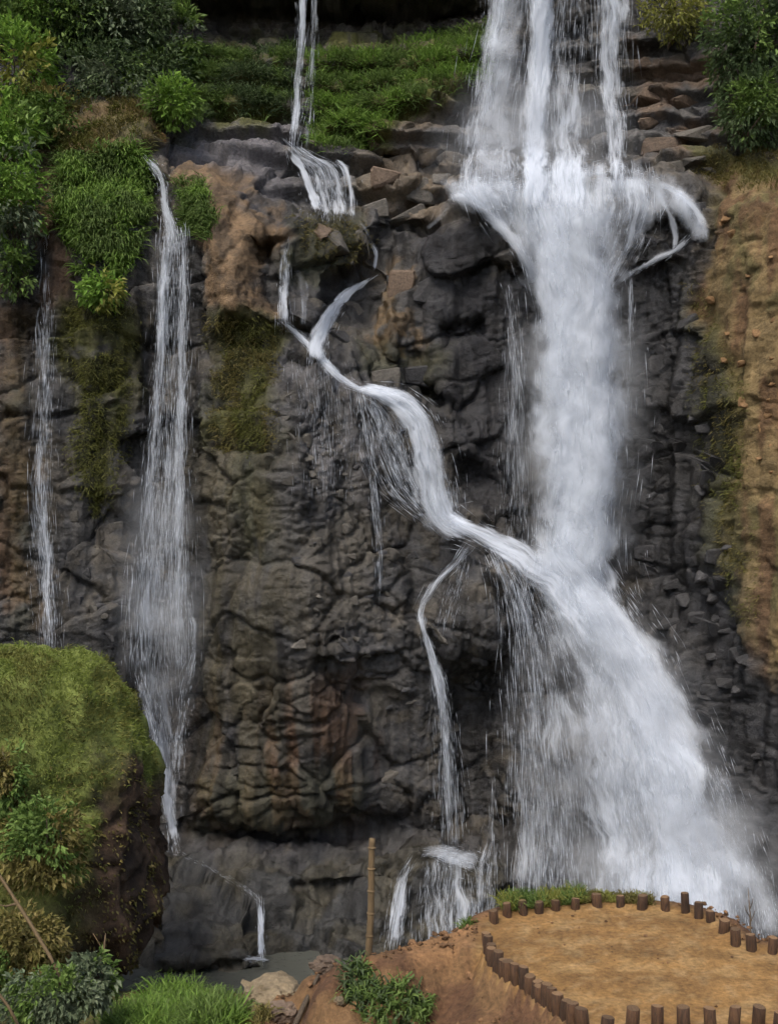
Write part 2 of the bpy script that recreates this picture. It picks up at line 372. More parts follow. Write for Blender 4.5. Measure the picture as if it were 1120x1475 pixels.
disp = 0.55 * (id1 - 0.5) + 0.30 * t1 + 0.10 * (crack1 - 1)
disp += (0.20 * (id2 - 0.5) + 0.18 * t2 + 0.10 * (crack2 - 1)) * (0.16 + 0.85 * rough2)
disp += (0.055 * (id3 - 0.5) + 0.07 * t3 + 0.05 * (crack3 - 1)) * (0.16 + 0.9 * rough3)
disp += 0.9 * (fbm(q * 0.3, 3, 91) - 0.5) + 0.20 * (fbm(q * np.array([1.8, 1.8, 2.4]), 5, 92, 0.7) - 0.5)
disp += 0.75 * (fbm(q * np.array([1.3, 1.3, 0.16]), 4, 94, .6) - 0.5) * (1 - Z_STRAT)
bedding = np.sin((q[:, 2] + 0.5 * warp[:, 2] + 0.06 * q[:, 0]) * 2 * np.pi / 1.15)
disp += Z_SHELF * 0.10 * np.clip(np.sin((q[:, 2] + 0.7 * warp[:, 2] - 0.05 * q[:, 0]) * 2 * np.pi / 0.62) * 2, -1, 1)
disp += Z_STRAT * 0.30 * np.clip(bedding * 2.2, -1, 1)
gully = fbm(q * np.array([0.9, 0.9, 0.12]), 4, 95) - 0.5
disp = disp * hard + Z_SOFT * (0.9 * gully + 0.5 * (fbm(q * 1.1, 5, 96, .6) - 0.5) - 0.12 * sstep(.58, .66, fbm(q * 1.7, 3, 97))) + 0.35 * gully * (1 - Z_SOFT)
n0 = normals(X, blur(Y, 6), Z).reshape(-1, 3)
q2 = q + n0 * disp[:, None]
CV = q2.reshape(NZ, NX, 3)

# colour zones of the stone itself: mineral, soil, moss
def mixc(c, col, w): return c * (1 - w[:, None]) + np.array(col)[None] * w[:, None]
nz1 = fbm(q * 0.8, 4, 101); nz2 = fbm(q * 2.7, 3, 102); nz3 = fbm(q * np.array([2.2, 2.2, 0.25]), 4, 103)
col = np.tile(np.array([0.090, 0.086, 0.082]), (len(q), 1))
col = mixc(col, (0.118, 0.104, 0.084), sstep(0.46, 0.62, nz1))
col = mixc(col, (0.060, 0.060, 0.064), sstep(0.50, 0.66, nz2) * 0.7)
col = mixc(col, (0.165, 0.160, 0.165), 0.8 * zone([(395, 470), (500, 560), (560, 700), (560, 760), (470, 700), (400, 640)], 26) * sstep(.35, .6, nz3))
col = mixc(col, (0.130, 0.122, 0.130), 0.8 * zone([(230, 165), (420, 165), (420, 300), (330, 270), (240, 235)], 18))
col = mixc(col, (0.118, 0.106, 0.086), 0.7 * zone([(410, 620), (545, 700), (560, 1000), (520, 1190), (270, 1190), (290, 800)], 40) * sstep(.38, .58, nz1))
col = mixc(col, (0.150, 0.090, 0.054), 0.85 * zone([(270, 1000), (520, 960), (530, 1190), (270, 1190)], 40) * sstep(.42, .6, nz3))
col = mixc(col, (0.052, 0.052, 0.056), 0.8 * zone([(905, 380), (1000, 420), (1040, 620), (1075, 960), (1140, 1060), (1180, 1330), (980, 1340), (960, 960), (905, 800)], 22))
col = mixc(col, (0.028, 0.028, 0.032), 0.9 * zone([(600, 320), (690, 320), (770, 450), (780, 780), (680, 760), (640, 600)], 25))
col = mixc(col, (0.10, 0.085, 0.070), 0.9 * zone([(200, -60), (720, -60), (690, 62), (440, 66), (260, 70)], 10))
col = mixc(col, (0.165, 0.110, 0.070), 0.75 * zone([(910, 70), (1060, 70), (1060, 262), (930, 255)], 16) * sstep(.36, .55, nz1))
col = mixc(col, (0.165, 0.125, 0.082), 0.7 * zone([(530, 130), (665, 120), (650, 320), (530, 330)], 16) * sstep(.36, .55, nz1))
col = mixc(col, (0.22, 0.145, 0.068), 0.8 * zone([(545, 370), (600, 380), (600, 520), (520, 520), (545, 450)], 14) * sstep(.4, .56, nz2))
OCH = np.array([0.205, 0.143, 0.062])
ochre = OCH * (0.75 + 0.5 * nz2)[:, None]
ochre = mixc(ochre, (0.125, 0.105, 0.040), 0.85 * sstep(0.45, 0.58, nz1))
ochre = mixc(ochre, (0.12, 0.060, 0.028), 0.75 * sstep(0.52, 0.64, nz3))
w = Z_OCHRE * (0.90 - 0.55 * sstep(620, 1050, PYc.ravel()) * sstep(1130, 1040, PXc.ravel()))
col = col * (1 - w[:, None]) + ochre * w[:, None]
mnd = mixc(np.tile([0.225, 0.145, 0.076], (len(q), 1)), (0.135, 0.090, 0.050), sstep(.45, .6, nz2))
col = col * (1 - 0.9 * Z_MOUND[:, None]) + mnd * 0.9 * Z_MOUND[:, None]
bnk = mixc(np.tile([0.20, 0.135, 0.055], (len(q), 1)), (0.11, 0.095, 0.035), sstep(.45, .6, nz1))
col = col * (1 - 0.85 * Z_BANK[:, None]) + bnk * 0.85 * Z_BANK[:, None]
col = mixc(col, (0.135, 0.078, 0.042), 0.8 * zone([(-300, 330), (45, 380), (40, 560), (45, 930), (-300, 930)], 20) * sstep(.36, .55, nz1))
col = mixc(col, (0.14, 0.075, 0.035), 0.8 * zone([(60, 300), (105, 320), (100, 450), (60, 440)], 14))
MOSS = np.array([0.080, 0.080, 0.020])
moss = np.zeros(len(q))
for poly, e, s in (([(95, 430), (185, 440), (190, 560), (165, 700), (135, 740), (100, 690)], 18, 1.0),
                   ([(300, 455), (395, 468), (392, 560), (385, 660), (350, 680), (300, 640)], 18, 0.95),
                   ([(330, 640), (400, 640), (395, 800), (345, 820)], 24, 0.5),
                   ([(260, 70), (425, 72), (425, 180), (240, 185)], 16, 1.0), ([(445, 76), (705, 44), (700, 120), (600, 160), (540, 225), (450, 220)], 14, 1.0),
                   ([(410, 312), (530, 318), (535, 370), (520, 400), (420, 400)], 14, 0.55), ([(1000, 420), (1060, 560), (1070, 900), (1030, 800), (1010, 600)], 26, 0.6),
                   ([(980, 235), (1060, 215), (1150, 215), (1150, 262), (1020, 268)], 10, 0.8), ([(270, 1110), (520, 1120), (520, 1195), (270, 1195)], 16, 0.3),
                   ([(500, 500), (640, 500), (640, 560), (520, 560)], 16, 0.45), ([(0, 450), (40, 450), (40, 900), (0, 900)], 25, 0.35)):
    moss = np.maximum(moss, s * zone(poly, e))
moss = np.clip(moss * sstep(0.26, 0.50, fbm(q * 1.9, 4, 111) + 0.10), 0, 1)
col = col * (1 - moss[:, None]) + (MOSS * (0.6 + 0.9 * nz2)[:, None]) * moss[:, None]
shelf = mixc(np.tile([0.095, 0.086, 0.062], (len(q), 1)), (0.058, 0.059, 0.058), sstep(.42, .58, nz1))
shelf = mixc(shelf, (0.085, 0.082, 0.09), 0.7 * sstep(1255, 1215, wpy))
col = col * (1 - 0.9 * Z_SHELF[:, None]) + shelf * 0.9 * Z_SHELF[:, None]
col = mixc(col, (0.098, 0.082, 0.040), 0.6 * zone([(270, 640), (400, 640), (420, 900), (400, 1180), (270, 1180)], 40) * sstep(.36, .56, fbm(q * np.array([1.5, 1.5, .35]), 4, 106)))
darkz = 1 - 0.28 * (1 - Z_SOFT) * (1 - Z_STRAT)
col = col * darkz[:, None]
col = col * (0.62 + 0.36 * (id2 * 0.5 + id3 * 0.5))[:, None]
streak = sstep(.50, .66, fbm(q * np.array([2.6, 2.6, 0.13]), 4, 104)) * (1 - Z_SOFT) * (1 - Z_STRAT)
col = col * (1 - 0.5 * streak)[:, None]
wet = np.clip(1 - Z_SOFT - 0.5 * moss, 0, 1) * sstep(0.35, 0.6, nz3 + 0.1)
cliff = mesh_np('cliff', q2, grid_faces(NZ, NX), M_CLIFF, col=np.clip(col, 0.01, 1), attrs={'wet': wet})
tag(cliff, 'tall layered rock cliff with mossy patches and ochre soil behind the waterfalls', None, kind='structure')

# depth of the finished cliff as seen along the photograph's rays, for laying water and plants onto it
Dm = np.full(D0.shape, 99.0)
vx = np.round((560 + q2[:, 0] * F / q2[:, 1] - lx[0]) / LP).astype(int); vy = np.round((737.5 - (q2[:, 2] - ZC) * F / q2[:, 1] - ly[0]) / LP).astype(int)
ok = (vx >= 0) & (vx < len(lx)) & (vy >= 0) & (vy < len(ly))
np.minimum.at(Dm, (vy[ok], vx[ok]), q2[ok, 1])
for _ in range(6):
    pz = np.pad(Dm, 1, mode='edge'); mn = np.minimum.reduce([pz[:-2, 1:-1], pz[2:, 1:-1], pz[1:-1, :-2], pz[1:-1, 2:]])
    Dm = np.where(Dm > 90, mn, Dm)
Dm = np.where(Dm > 90, D0, Dm)
_p = np.pad(Dm, 2, mode='edge'); Dmin = np.minimum.reduce([_p[i:i + Dm.shape[0], j:j + Dm.shape[1]] for i in range(5) for j in range(5)])
Dsoft = blur(Dmin, 6)
def cliffD(px, py, soft=True): return lat(Dsoft if soft else Dm, np.asarray(px, float), np.asarray(py, float))

# ------------------------------------------------------------------ pool, foreground ground, terrace
def water_pool():
    m, nt, b = new_mat('pool_water'); L = nt.links
    b.inputs['Base Color'].default_value = (0.075, 0.078, 0.066, 1); b.inputs['Roughness'].default_value = 0.18
    geo = N(nt, 'ShaderNodeNewGeometry'); n = N(nt, 'ShaderNodeTexNoise', Scale=2.2, Detail=4.0); L.new(geo.outputs['Position'], n.inputs['Vector'])
    bp = N(nt, 'ShaderNodeBump', Strength=0.35, Distance=0.1); L.new(n.outputs['Fac'], bp.inputs['Height']); L.new(bp.outputs[0], b.inputs['Normal'])
    gx_, gy_ = np.meshgrid(np.linspace(-20, 20, 81), np.linspace(24, 37, 41))
    v = np.stack([gx_, gy_, 0.02 * np.sin(gx_ * 3 + gy_)], -1).reshape(-1, 3)
    o = mesh_np('pool_water', v, grid_faces(41, 81), m)
    return tag(o, 'shallow grey pool at the foot of the falls', None, kind='structure')
water_pool()

ZT = 7.5
def onT(px, py, z=ZT):
    """world x, y of a photograph pixel on the level z"""
    Yv = (ZC - z) * F / (py - 737.5); return ((px - 560) * Yv / F, Yv)
far_posts = [(711, 1329), (730, 1321), (753, 1316), (776, 1314), (800, 1311), (828, 1309), (860, 1306), (893, 1306), (924, 1309), (958, 1311), (987, 1315),
             (1006, 1322), (1023, 1328), (1042, 1343), (1059, 1361), (1082, 1368), (1112, 1372), (1142, 1375), (1172, 1378)]
_lp = np.array([(702, 1334), (703, 1348), (709, 1362), (722, 1373), (737, 1382), (754, 1393), (768, 1402), (780, 1411), (793, 1420), (807, 1430), (824, 1442)], float)
left_posts = [tuple(_lp[0] + 0)] + [tuple(np.array([np.interp(t, np.arange(11), _lp[:, 0]), np.interp(t, np.arange(11), _lp[:, 1])])) for t in np.linspace(.7, 10, 16)]
near_posts = [(840, 1451), (871, 1460), (910, 1452), (946, 1450), (984, 1450), (1023, 1448), (1056, 1447), (1091, 1444), (1120, 1454), (1152, 1450)]
PH = 0.33
def top_to_xy(px, py): return onT(px, py, ZT + PH - 0.03)
far_xy = [onT(*p) for p in far_posts]; left_xy = [top_to_xy(*p) for p in left_posts]; near_xy = [top_to_xy(*p) for p in near_posts]
left_xy = left_xy
terr = far_xy + [near_xy[-1]] + near_xy[::-1][1:] + left_xy[::-1]
spur = [onT(528, 1372), onT(590, 1356), onT(650, 1338), onT(705, 1322), onT(720, 1345), onT(700, 1352), onT(620, 1366), onT(560, 1380)]
cx_ = sum(p[0] for p in terr) / len(terr); cy_ = sum(p[1] for p in terr) / len(terr)

STG = 0.09
ax = np.arange(-15, 15, STG); ay = np.arange(6.0, 34.5, STG)
AX, AY = np.meshgrid(ax, ay)
dt_ = poly_sd(AX, AY, terr); ds_ = poly_sd(AX, AY, spur)
qg = np.stack([AX.ravel(), AY.ravel(), 0 * AX.ravel()], 1)
gn = (fbm(qg * 0.45, 5, 201) - 0.5).reshape(AX.shape); gn2 = (fbm(qg * 2.2, 4, 202) - 0.5).reshape(AX.shape); gn3 = (fbm(qg * 7, 3, 203) - 0.5).reshape(AX.shape)
rill = np.abs(fbm(qg * np.array([1.4, 0.8, 1]), 4, 204) - 0.5).reshape(AX.shape)
back = AY > 14.6
d1 = np.maximum(dt_ - np.where(AY > cy_ + 0.5, 0.38, 0.10), 0); d2 = np.maximum(ds_, 0)
m1 = ZT + 0.02 - 0.22 * sstep(0, 0.10, d1) * (AY < cy_ + 0.9) - np.where(AY > cy_ + 0.9, 1.1, 0.62) * d1
m2 = ZT - 0.06 - 0.74 * d2
mound = np.maximum(m1, m2) + 0.9 * gn * sstep(0, 2.0, np.minimum(d1, d2)) + 0.55 * gn2 * sstep(0.0, 0.8, np.minimum(d1, d2)) + 0.22 * gn3 * sstep(0, .3, np.minimum(d1, d2)) - 0.35 * sstep(0.1, 0.0, rill) * sstep(0.1, 0.9, np.minimum(d1, d2))
base = 1.0 + np.where(AY < 29, (29 - AY) * 0.35, (29 - AY) * 0.4) + 1.2 * gn + 0.3 * gn2
kk = 0.35; AZ = np.where(mound > base, mound, base) + 0.0
AZ = np.log(np.exp(np.clip(mound / kk, -80, 80)) + np.exp(np.clip(base / kk, -80, 80))) * kk
AZ = np.where(dt_ < 0.0, ZT - 0.012 + 0.05 * gn2 + 0.03 * gn3, AZ)
gcol = np.tile(np.array([0.150, 0.087, 0.040]), (AX.size, 1))
gcol = mixc(gcol, (0.095, 0.050, 0.026), sstep(.46, .62, fbm(qg * 1.3, 4, 211)))
gcol = mixc(gcol, (0.25, 0.135, 0.060), sstep(.3, 0.0, ds_.ravel()) * 0.8 * sstep(0.35, .6, fbm(qg * 1.7, 3, 213) + .1))
gcol = mixc(gcol, (0.075, 0.075, 0.025), 0.85 * sstep(1.2, 3.5, np.minimum(d1, d2).ravel()) * sstep(.38, .52, fbm(qg * 0.9, 3, 212)))
gcol = mixc(gcol, (0.15, 0.115, 0.068), 0.8 * sstep(0.9, 0.3, np.hypot(AX.ravel() + 2.1, AY.ravel() - 17.4) / 1.4))
gcol = mixc(gcol, (0.09, 0.095, 0.03), 0.8 * sstep(0.20, 0.42, dt_.ravel()) * (AY.ravel() > 16.3) * (AX.ravel() > 1.8) * (AX.ravel() < 3.9))
tfl = mixc(np.tile([0.238, 0.134, 0.047], (AX.size, 1)), (0.195, 0.108, 0.038), sstep(.42, .6, fbm(qg * np.array([1.1, 1.8, 1]), 4, 214)))
tfl = mixc(tfl, (0.29, 0.185, 0.078), 0.6 * sstep(.56, .68, fbm(qg * 3.1, 4, 215)))
tfl = mixc(tfl, (0.15, 0.084, 0.032), 0.45 * sstep(.60, .68, fbm(qg * np.array([2.2, 3.4, 1]) + 13, 4, 216)))
tfl = mixc(tfl, (0.30, 0.20, 0.095), 0.5 * sstep(.62, .70, fbm(qg * 9, 3, 217)))
tw = sstep(0.30, 0.05, dt_.ravel()) * ((AY.ravel() > cy_) | (dt_.ravel() < 0.05))
gcol = gcol * (1 - tw[:, None]) + tfl * tw[:, None]
ground = mesh_np('ground', np.stack([AX, AY, AZ], -1).reshape(-1, 3), grid_faces(len(ay), len(ax)), M_SOIL, col=np.clip(gcol, .01, 1))
tag(ground, 'bare ochre earth mound with a levelled terrace in front of the falls', None, kind='structure')
def groundZ(x, y):
    fx = np.clip((np.asarray(x, float) - ax[0]) / STG, 0, len(ax) - 1.001); fy = np.clip((np.asarray(y, float) - ay[0]) / STG, 0, len(ay) - 1.001)
    ix = fx.astype(int); iy = fy.astype(int); return AZ[iy, ix]

# ------------------------------------------------------------------ log posts round the terrace
def make_post(name, x, y, z0, h, r, seed, root_label):
    rg = np.random.default_rng(seed); ns = 10; ang = np.linspace(0, 2 * np.pi, ns, endpoint=False)
    rad = r * (1 + 0.12 * (rg.random(ns) - 0.5)); lean = (rg.random(2) - 0.5) * 0.22
    rings = []; hs = [-0.35, 0.0, h * 0.5, h - 0.012, h]
    slant = (rg.random(2) - 0.5) * 0.25
    for k, hh in enumerate(hs):
        rr = rad * (1.06 - 0.06 * k / 4) * (1 + 0.04 * (rg.random(ns) - 0.5)) * (0.9 if k == 4 else 1)
        px_, py_ = rr * np.cos(ang), rr * np.sin(ang)
        zz = hh + (slant[0] * px_ + slant[1] * py_) * (k >= 3)
        rings.append(np.stack([px_ + lean[0] * hh, py_ + lean[1] * hh, zz], 1))
    v = np.concatenate(rings); f = []
    for k in range(4):
        for j in range(ns): f.append((k * ns + j, k * ns + (j + 1) % ns, (k + 1) * ns + (j + 1) % ns, (k + 1) * ns + j))
    root = empty(name, (x, y, z0))
    mesh_np('log', v, f, M_POST, root)
    c = rings[-1].mean(0) + (0, 0, 0.004); vt = np.vstack([c, rings[-1] + (0, 0, 0.002)])
    mesh_np('sawn_top', vt, [(0, 1 + j, 1 + (j + 1) % ns) for j in range(ns)], M_POSTTOP, root, smooth=False)
    tag(root, root_label, 'post', 'log posts fencing the terrace'); return root
ORD = ['first', 'second', 'third', 'fourth', 'fifth', 'sixth', 'seventh', 'eighth', 'ninth', 'tenth', 'eleventh', 'twelfth', 'thirteenth', 'fourteenth', 'fifteenth', 'sixteenth', 'seventeenth', 'eighteenth', 'nineteenth']
for i, (x, y) in enumerate(far_xy[:17]):
    make_post('log_post', x, y, ZT, PH * (0.46 + 0.25 * random.random()) * (1.3 if i in (10, 14) else 1), 0.062 + 0.018 * random.random(), 300 + i,
              'short brown log post, %s from the left along the far edge of the terrace' % ORD[i])
for i, (x, y) in enumerate(left_xy):
    make_post('log_post', x, y, ZT - 0.05, PH * (0.78 + 0.26 * random.random()), 0.062 + 0.014 * random.random(), 330 + i,
              'dark log post, %s from the far end of the terrace\'s slanting left edge' % ORD[i])
for i, (x, y) in enumerate(near_xy[:9]):
    make_post('log_post', x, y, ZT - 0.02, PH * (0.84 + 0.2 * random.random()), 0.068 + 0.012 * random.random(), 350 + i,
              'brown log post, %s from left in the row at the picture\'s bottom' % ORD[i])

def tube(pts, rads, ns=7):
    pts = np.asarray(pts, float); n = len(pts); v = []; f = []
    for k in range(n):
        t = pts[min(k + 1, n - 1)] - pts[max(k - 1, 0)]; t /= np.linalg.norm(t) + 1e-9
        a = np.cross(t, (0.3, 0.9, 0.2)); a /= np.linalg.norm(a); b = np.cross(t, a)
        for j in range(ns):
            an = 2 * np.pi * j / ns; v.append(pts[k] + rads[k] * (np.cos(an) * a + np.sin(an) * b))
    for k in range(n - 1):
        for j in range(ns): f.append((k * ns + j, k * ns + (j + 1) % ns, (k + 1) * ns + (j + 1) % ns, (k + 1) * ns + j))
    v.append(pts[-1]); 
    for j in range(ns): f.append(((n - 1) * ns + j, (n - 1) * ns + (j + 1) % ns, len(v) - 1, len(v) - 1))
    return np.array(v), f
def tri_fix(f): return np.array([q_ if q_[2] != q_[3] else q_ for q_ in f])

def tube_obj(name, pts, rads, mat, parent=None, ns=7):
    v, f = tube(pts, rads, ns)
    me = bpy.data.meshes.new(name); me.from_pydata([tuple(a) for a in v], [], [tuple(dict.fromkeys(q_)) for q_ in f]); me.polygons.foreach_set('use_smooth', np.ones(len(me.polygons), bool))
    me.materials.append(mat); o = bpy.data.objects.new(name, me); scene.collection.objects.link(o)
    if parent: adopt(parent, o)
    return o

# standing bamboo pole: stalk with swollen nodes
bx_, by_ = onT(530, 1372, 7.3); bz_ = float(groundZ(bx_, by_))
top = P(537, 1208, by_ + 0.1)
root = empty('bamboo_pole', (bx_, by_, bz_))
pts = [np.array([bx_, by_, bz_ - 0.2])]; rads = [0.05]; b0 = np.array([bx_, by_, bz_])
for k in range(1, 31):
    t = k / 30; p = b0 + (top - b0) * t + np.array([0.012 * math.sin(t * 5), 0, 0]); pts.append(p); rads.append(0.052 - 0.006 * t)
stalk = tube_obj('stalk', pts, rads, M_BAMBOO, root, 9)
for t in (0.17, 0.36, 0.55, 0.74, 0.92):
    p = b0 + (top - b0) * t + np.array([0.012 * math.sin(t * 5), 0, 0]); dv = (top - b0) / np.linalg.norm(top - b0)
    tube_obj('node_ring', [p - dv * .014, p - dv * .005, p + dv * .005, p + dv * .014], [.048, .061, .061, .048], M_BAMBOO, None, 9).parent = stalk
tag(root, 'upright dry bamboo pole standing at the edge of the earth mound', 'pole')
# dead dark stick leaning on the mound
def stick(name, label, pix, rads, mat=None, twigs=()):
    pts = [P(*p) for p in pix]
    r_ = empty(name, pts[0]); tube_obj('stem', pts, rads, mat or M_BARK, r_, 6)
    for tw in twigs:
        tp = [P(*p) for p in tw]; tube_obj('twig', tp, np.linspace(rads[-1] * 0.8 + 0.004, 0.004, len(tp)), mat or M_BARK, r_, 5)
    return tag(r_, label, 'stick')
gz_ = lambda px, py: next((Yv for Yv in np.arange(9, 30, 0.05) if float(groundZ((px - 560) * Yv / F, Yv)) >= ZC - (py - 737.5) * Yv / F), 20.0)
ya, yb = gz_(420, 1488), gz_(458, 1410)
stick('dead_stick', 'dark dead stick lying up the slope left of the green weeds', [(420, 1490, ya - .05), (438, 1448, (ya + yb) / 2 - .12), (450, 1424, yb - .12), (459, 1404, yb - .1)], [.045, .04, .035, .02])

# ------------------------------------------------------------------ boulder
prof = [(934, 8), (938, 50), (946, 95), (960, 128), (985, 152), (1020, 172), (1070, 182), (1120, 194), (1170, 206), (1235, 212), (1305, 210), (1350, 200), (1382, 178), (1405, 145), (1440, 120), (1480, 100)]
BD = 28.0; bcx = (12 - 560) * BD / F
pv = np.array(prof, float); zz_ = ZC + (737.5 - pv[:, 0]) * BD / F; rr_ = pv[:, 1] * BD / F
arc = np.concatenate([[0], np.cumsum(np.hypot(np.diff(zz_), np.diff(rr_)))]); na, nth = 150, 330
sa = np.linspace(0, arc[-1], na); zs = np.interp(sa, arc, zz_); rs = np.interp(sa, arc, rr_)
th = np.linspace(0, 2 * np.pi, nth, endpoint=False); TH, RS = np.meshgrid(th, rs); _, ZS = np.meshgrid(th, zs)
sq = (np.abs(np.cos(TH)) ** 2.6 + np.abs(np.sin(TH)) ** 2.6) ** (-1 / 2.6)
bq = np.stack([bcx + RS * sq * np.cos(TH), BD + 0.8 * RS * sq * np.sin(TH), ZS], -1).reshape(-1, 3)
cen = np.array([bcx, BD, 6.5]); bn = bq - cen; bn /= np.linalg.norm(bn, axis=1, keepdims=True)
f1, f2, idb, tb = worley(bq * 0.75, 401); g1, g2, idc, tc_ = worley(bq * 2.2, 402)
low = sstep(9.0, 6.0, bq[:, 2])
bd = 0.8 * (fbm(bq * 0.55, 3, 403) - .5) + 0.35 * (fbm(bq * 1.5, 3, 409) - .5) + low * (0.3 * (idb - .5) + 0.25 * tb) + (0.04 + .1 * low) * tc_ + 0.25 * (fbm(bq * 2, 4, 404) - .5) * (0.4 + low)
bq2 = bq + bn * bd[:, None]
bf = []
for i in range(na - 1):
    j = np.arange(nth); bf.append(np.stack([i * nth + j, (i + 1) * nth + j, (i + 1) * nth + (j + 1) % nth, i * nth + (j + 1) % nth], 1))
bf = np.concatenate(bf)
bpx = 560 + bq2[:, 0] * F / bq2[:, 1]; bpy_ = 737.5 - (bq2[:, 2] - ZC) * F / bq2[:, 1]
nb = fbm(bq * 1.1, 4, 405)
bscale = 1.0
bc = mixc(np.tile([0.070, 0.042, 0.024], (len(bq), 1)), (0.125, 0.075, 0.045), sstep(.45, .62, fbm(bq * 2.3, 3, 406)))
bc = mixc(bc, (0.035, 0.024, 0.017), sstep(.5, .65, fbm(bq * 1.3 + 5, 3, 407)) * .8)
mossy = np.clip(sstep(1170, 1060, bpy_ + 230 * (nb - .5)) + sstep(150, 70, bpx + 160 * (nb - .5)) * 0.9 * sstep(1400, 1250, bpy_), 0, 1)
bc = bc * np.array([.62, .66, .70])
bc = bc * (1 - mossy[:, None]) + (np.array([0.122, 0.146, 0.036]) * (0.6 + .9 * fbm(bq * 3, 3, 408))[:, None]) * mossy[:, None]
boulder = empty('mossy_boulder', (bcx, BD, 1.2))
boulder_rock = adopt(boulder, mesh_np('rock', bq2, bf, M_SOIL, col=np.clip(bc, .01, 1)))
tag(boulder, 'huge brown boulder capped with grass and moss at the left edge', 'boulder')

# ------------------------------------------------------------------ falling water
def smooth_path(ctrl, step=5.0):
    c = np.array(ctrl, float); L_ = np.concatenate([[0], np.cumsum(np.hypot(np.diff(c[:, 0]), np.diff(c[:, 1])))])
    s = np.linspace(0, L_[-1], max(6, int(L_[-1] / step)))
    out = np.stack([np.interp(s, L_, c[:, k]) for k in range(c.shape[1])], 1)
    for _ in range(4):
        o = out.copy(); o[1:-1] = (out[:-2] + 2 * out[1:-1] + out[2:]) / 4; out = o
    return out

class Flow:
    """a stream laid over the cliff: control rows are pixel x, pixel y, half width, thickness"""
    def __init__(self, ctrl, off=0.12, horiz=False, bulge=0.0, free=True, D=None):
        c = smooth_path(ctrl); self.c = c; n = len(c)
        tg = np.gradient(c[:, :2], axis=0); tg /= np.linalg.norm(tg, axis=1, keepdims=True) + 1e-9
        self.perp = np.tile([1.0, 0.0], (n, 1)) if horiz else np.stack([tg[:, 1], -tg[:, 0]], 1)
        self.off, self.bulge, self.free, self.D = off, bulge, free, D
        T = np.linspace(-1.35, 1.35, 41); self.T = T
        px = c[:, None, 0] + T[None] * c[:, None, 2] * self.perp[:, None, 0]; py = c[:, None, 1] + T[None] * c[:, None, 2] * self.perp[:, None, 1]
        if D is not None: DD = np.interp(np.arange(n) / (n - 1), np.linspace(0, 1, len(D)), D)[:, None] + 0 * px; DD = np.minimum(DD, cliffD(px, py) - off * .5)
        else:
            DD = cliffD(px, py) - off
            if free:
                DD = np.minimum.accumulate(DD, axis=0)
        for _ in range(6):
            DD[:, 1:-1] = (DD[:, :-2] + DD[:, 1:-1] + DD[:, 2:]) / 3
        for _ in range(5):
            DD[1:-1] = (DD[:-2] + DD[1:-1] + DD[2:]) / 3
        self.DD = DD
        P3 = P(c[:, 0], c[:, 1], DD[:, 20]); self.len = np.concatenate([[0], np.cumsum(np.linalg.norm(np.diff(P3, axis=0), axis=1))])
    def at(self, s, t, forward=0.0):
        """s in 0..1 along, t in -1..1 across"""
        n = len(self.c); fs = np.clip(s, 0, 1) * (n - 1); k = np.minimum(fs.astype(int), n - 2); u = (fs - k)
        row = lambda a: a[k] * (1 - u) + a[k + 1] * u
        cx, cy, w = row(self.c[:, 0]), row(self.c[:, 1]), row(self.c[:, 2])
        pxx = cx + t * w * row(self.perp[:, 0]); pyy = cy + t * w * row(self.perp[:, 1])
        ft = np.clip((t + 1.35) / 2.7 * 40, 0, 39.999); j = ft.astype(int); v = ft - j
        d = (self.DD[k, j] * (1 - v) + self.DD[k, j + 1] * v) * (1 - u) + (self.DD[k + 1, j] * (1 - v) + self.DD[k + 1, j + 1] * v) * u
        d = d - forward - self.bulge * np.clip(1 - t * t, 0, 1)
        return P(pxx, pyy, d), w * d / F, row(self.c[:, 3]), np.interp(fs, np.arange(n), self.len)

def sheet(flow, forward, wscale, seed, dscale=1.0, rag=0.12, edge=0.9):
    n_s = max(10, int(flow.len[-1] / 0.11)); wm = flow.c[:, 2].max() * 38 / F; n_t = max(11, min(61, int(2 * wm / 0.09)))
    S, T = np.meshgrid(np.linspace(0, 1, n_s), np.linspace(-1.3, 1.3, n_t), indexing='ij')
    s, t = S.ravel(), T.ravel(); wob = 0.3 * (fbm(np.stack([s * flow.len[-1] * 1.1, np.full_like(t, seed * 1.3), 0 * t], 1), 3, seed + 3) - .5)
    p, w, a, ln = flow.at(s, t * wscale + wob, forward)
    p[:, 1] += rag * 2 * (fbm(np.stack([t * w * 2.5, ln * 0.7, np.full_like(t, seed)], 1), 3, seed) - .5)
    ew = np.clip(w, .25, 1.6)
    e = 1 - sstep(0.25, 1.0, np.abs(t) + edge * (fbm(np.stack([np.sign(t) * 5 + t * w * 1.5, ln * 1.1 / ew ** .5, np.full_like(t, seed * .37)], 1), 4, seed + 9) - .5))
    e *= sstep(1.3, 1.05, np.abs(t))
    a = a * (0.72 + 0.56 * fbm(np.stack([t * w, ln * .8, np.full_like(t, seed * .7)], 1), 3, seed + 15))
    end = sstep(0, 0.10, s) * sstep(1.0, 0.88, s)
    uv = np.stack([t * np.maximum(w * wscale, .5) + seed * 3.1, ln + seed * 1.7], 1)
    return p, grid_faces(n_s, n_t), np.clip(a * e * end * dscale, 0, 1), uv

def merge(parts):
    vs, fs, ds, us, o = [], [], [], [], 0
    for v, f, d, u in parts: vs.append(v); fs.append(f + o); ds.append(d); us.append(u); o += len(v)
    return np.concatenate(vs), np.concatenate(fs), np.concatenate(ds), np.concatenate(us)

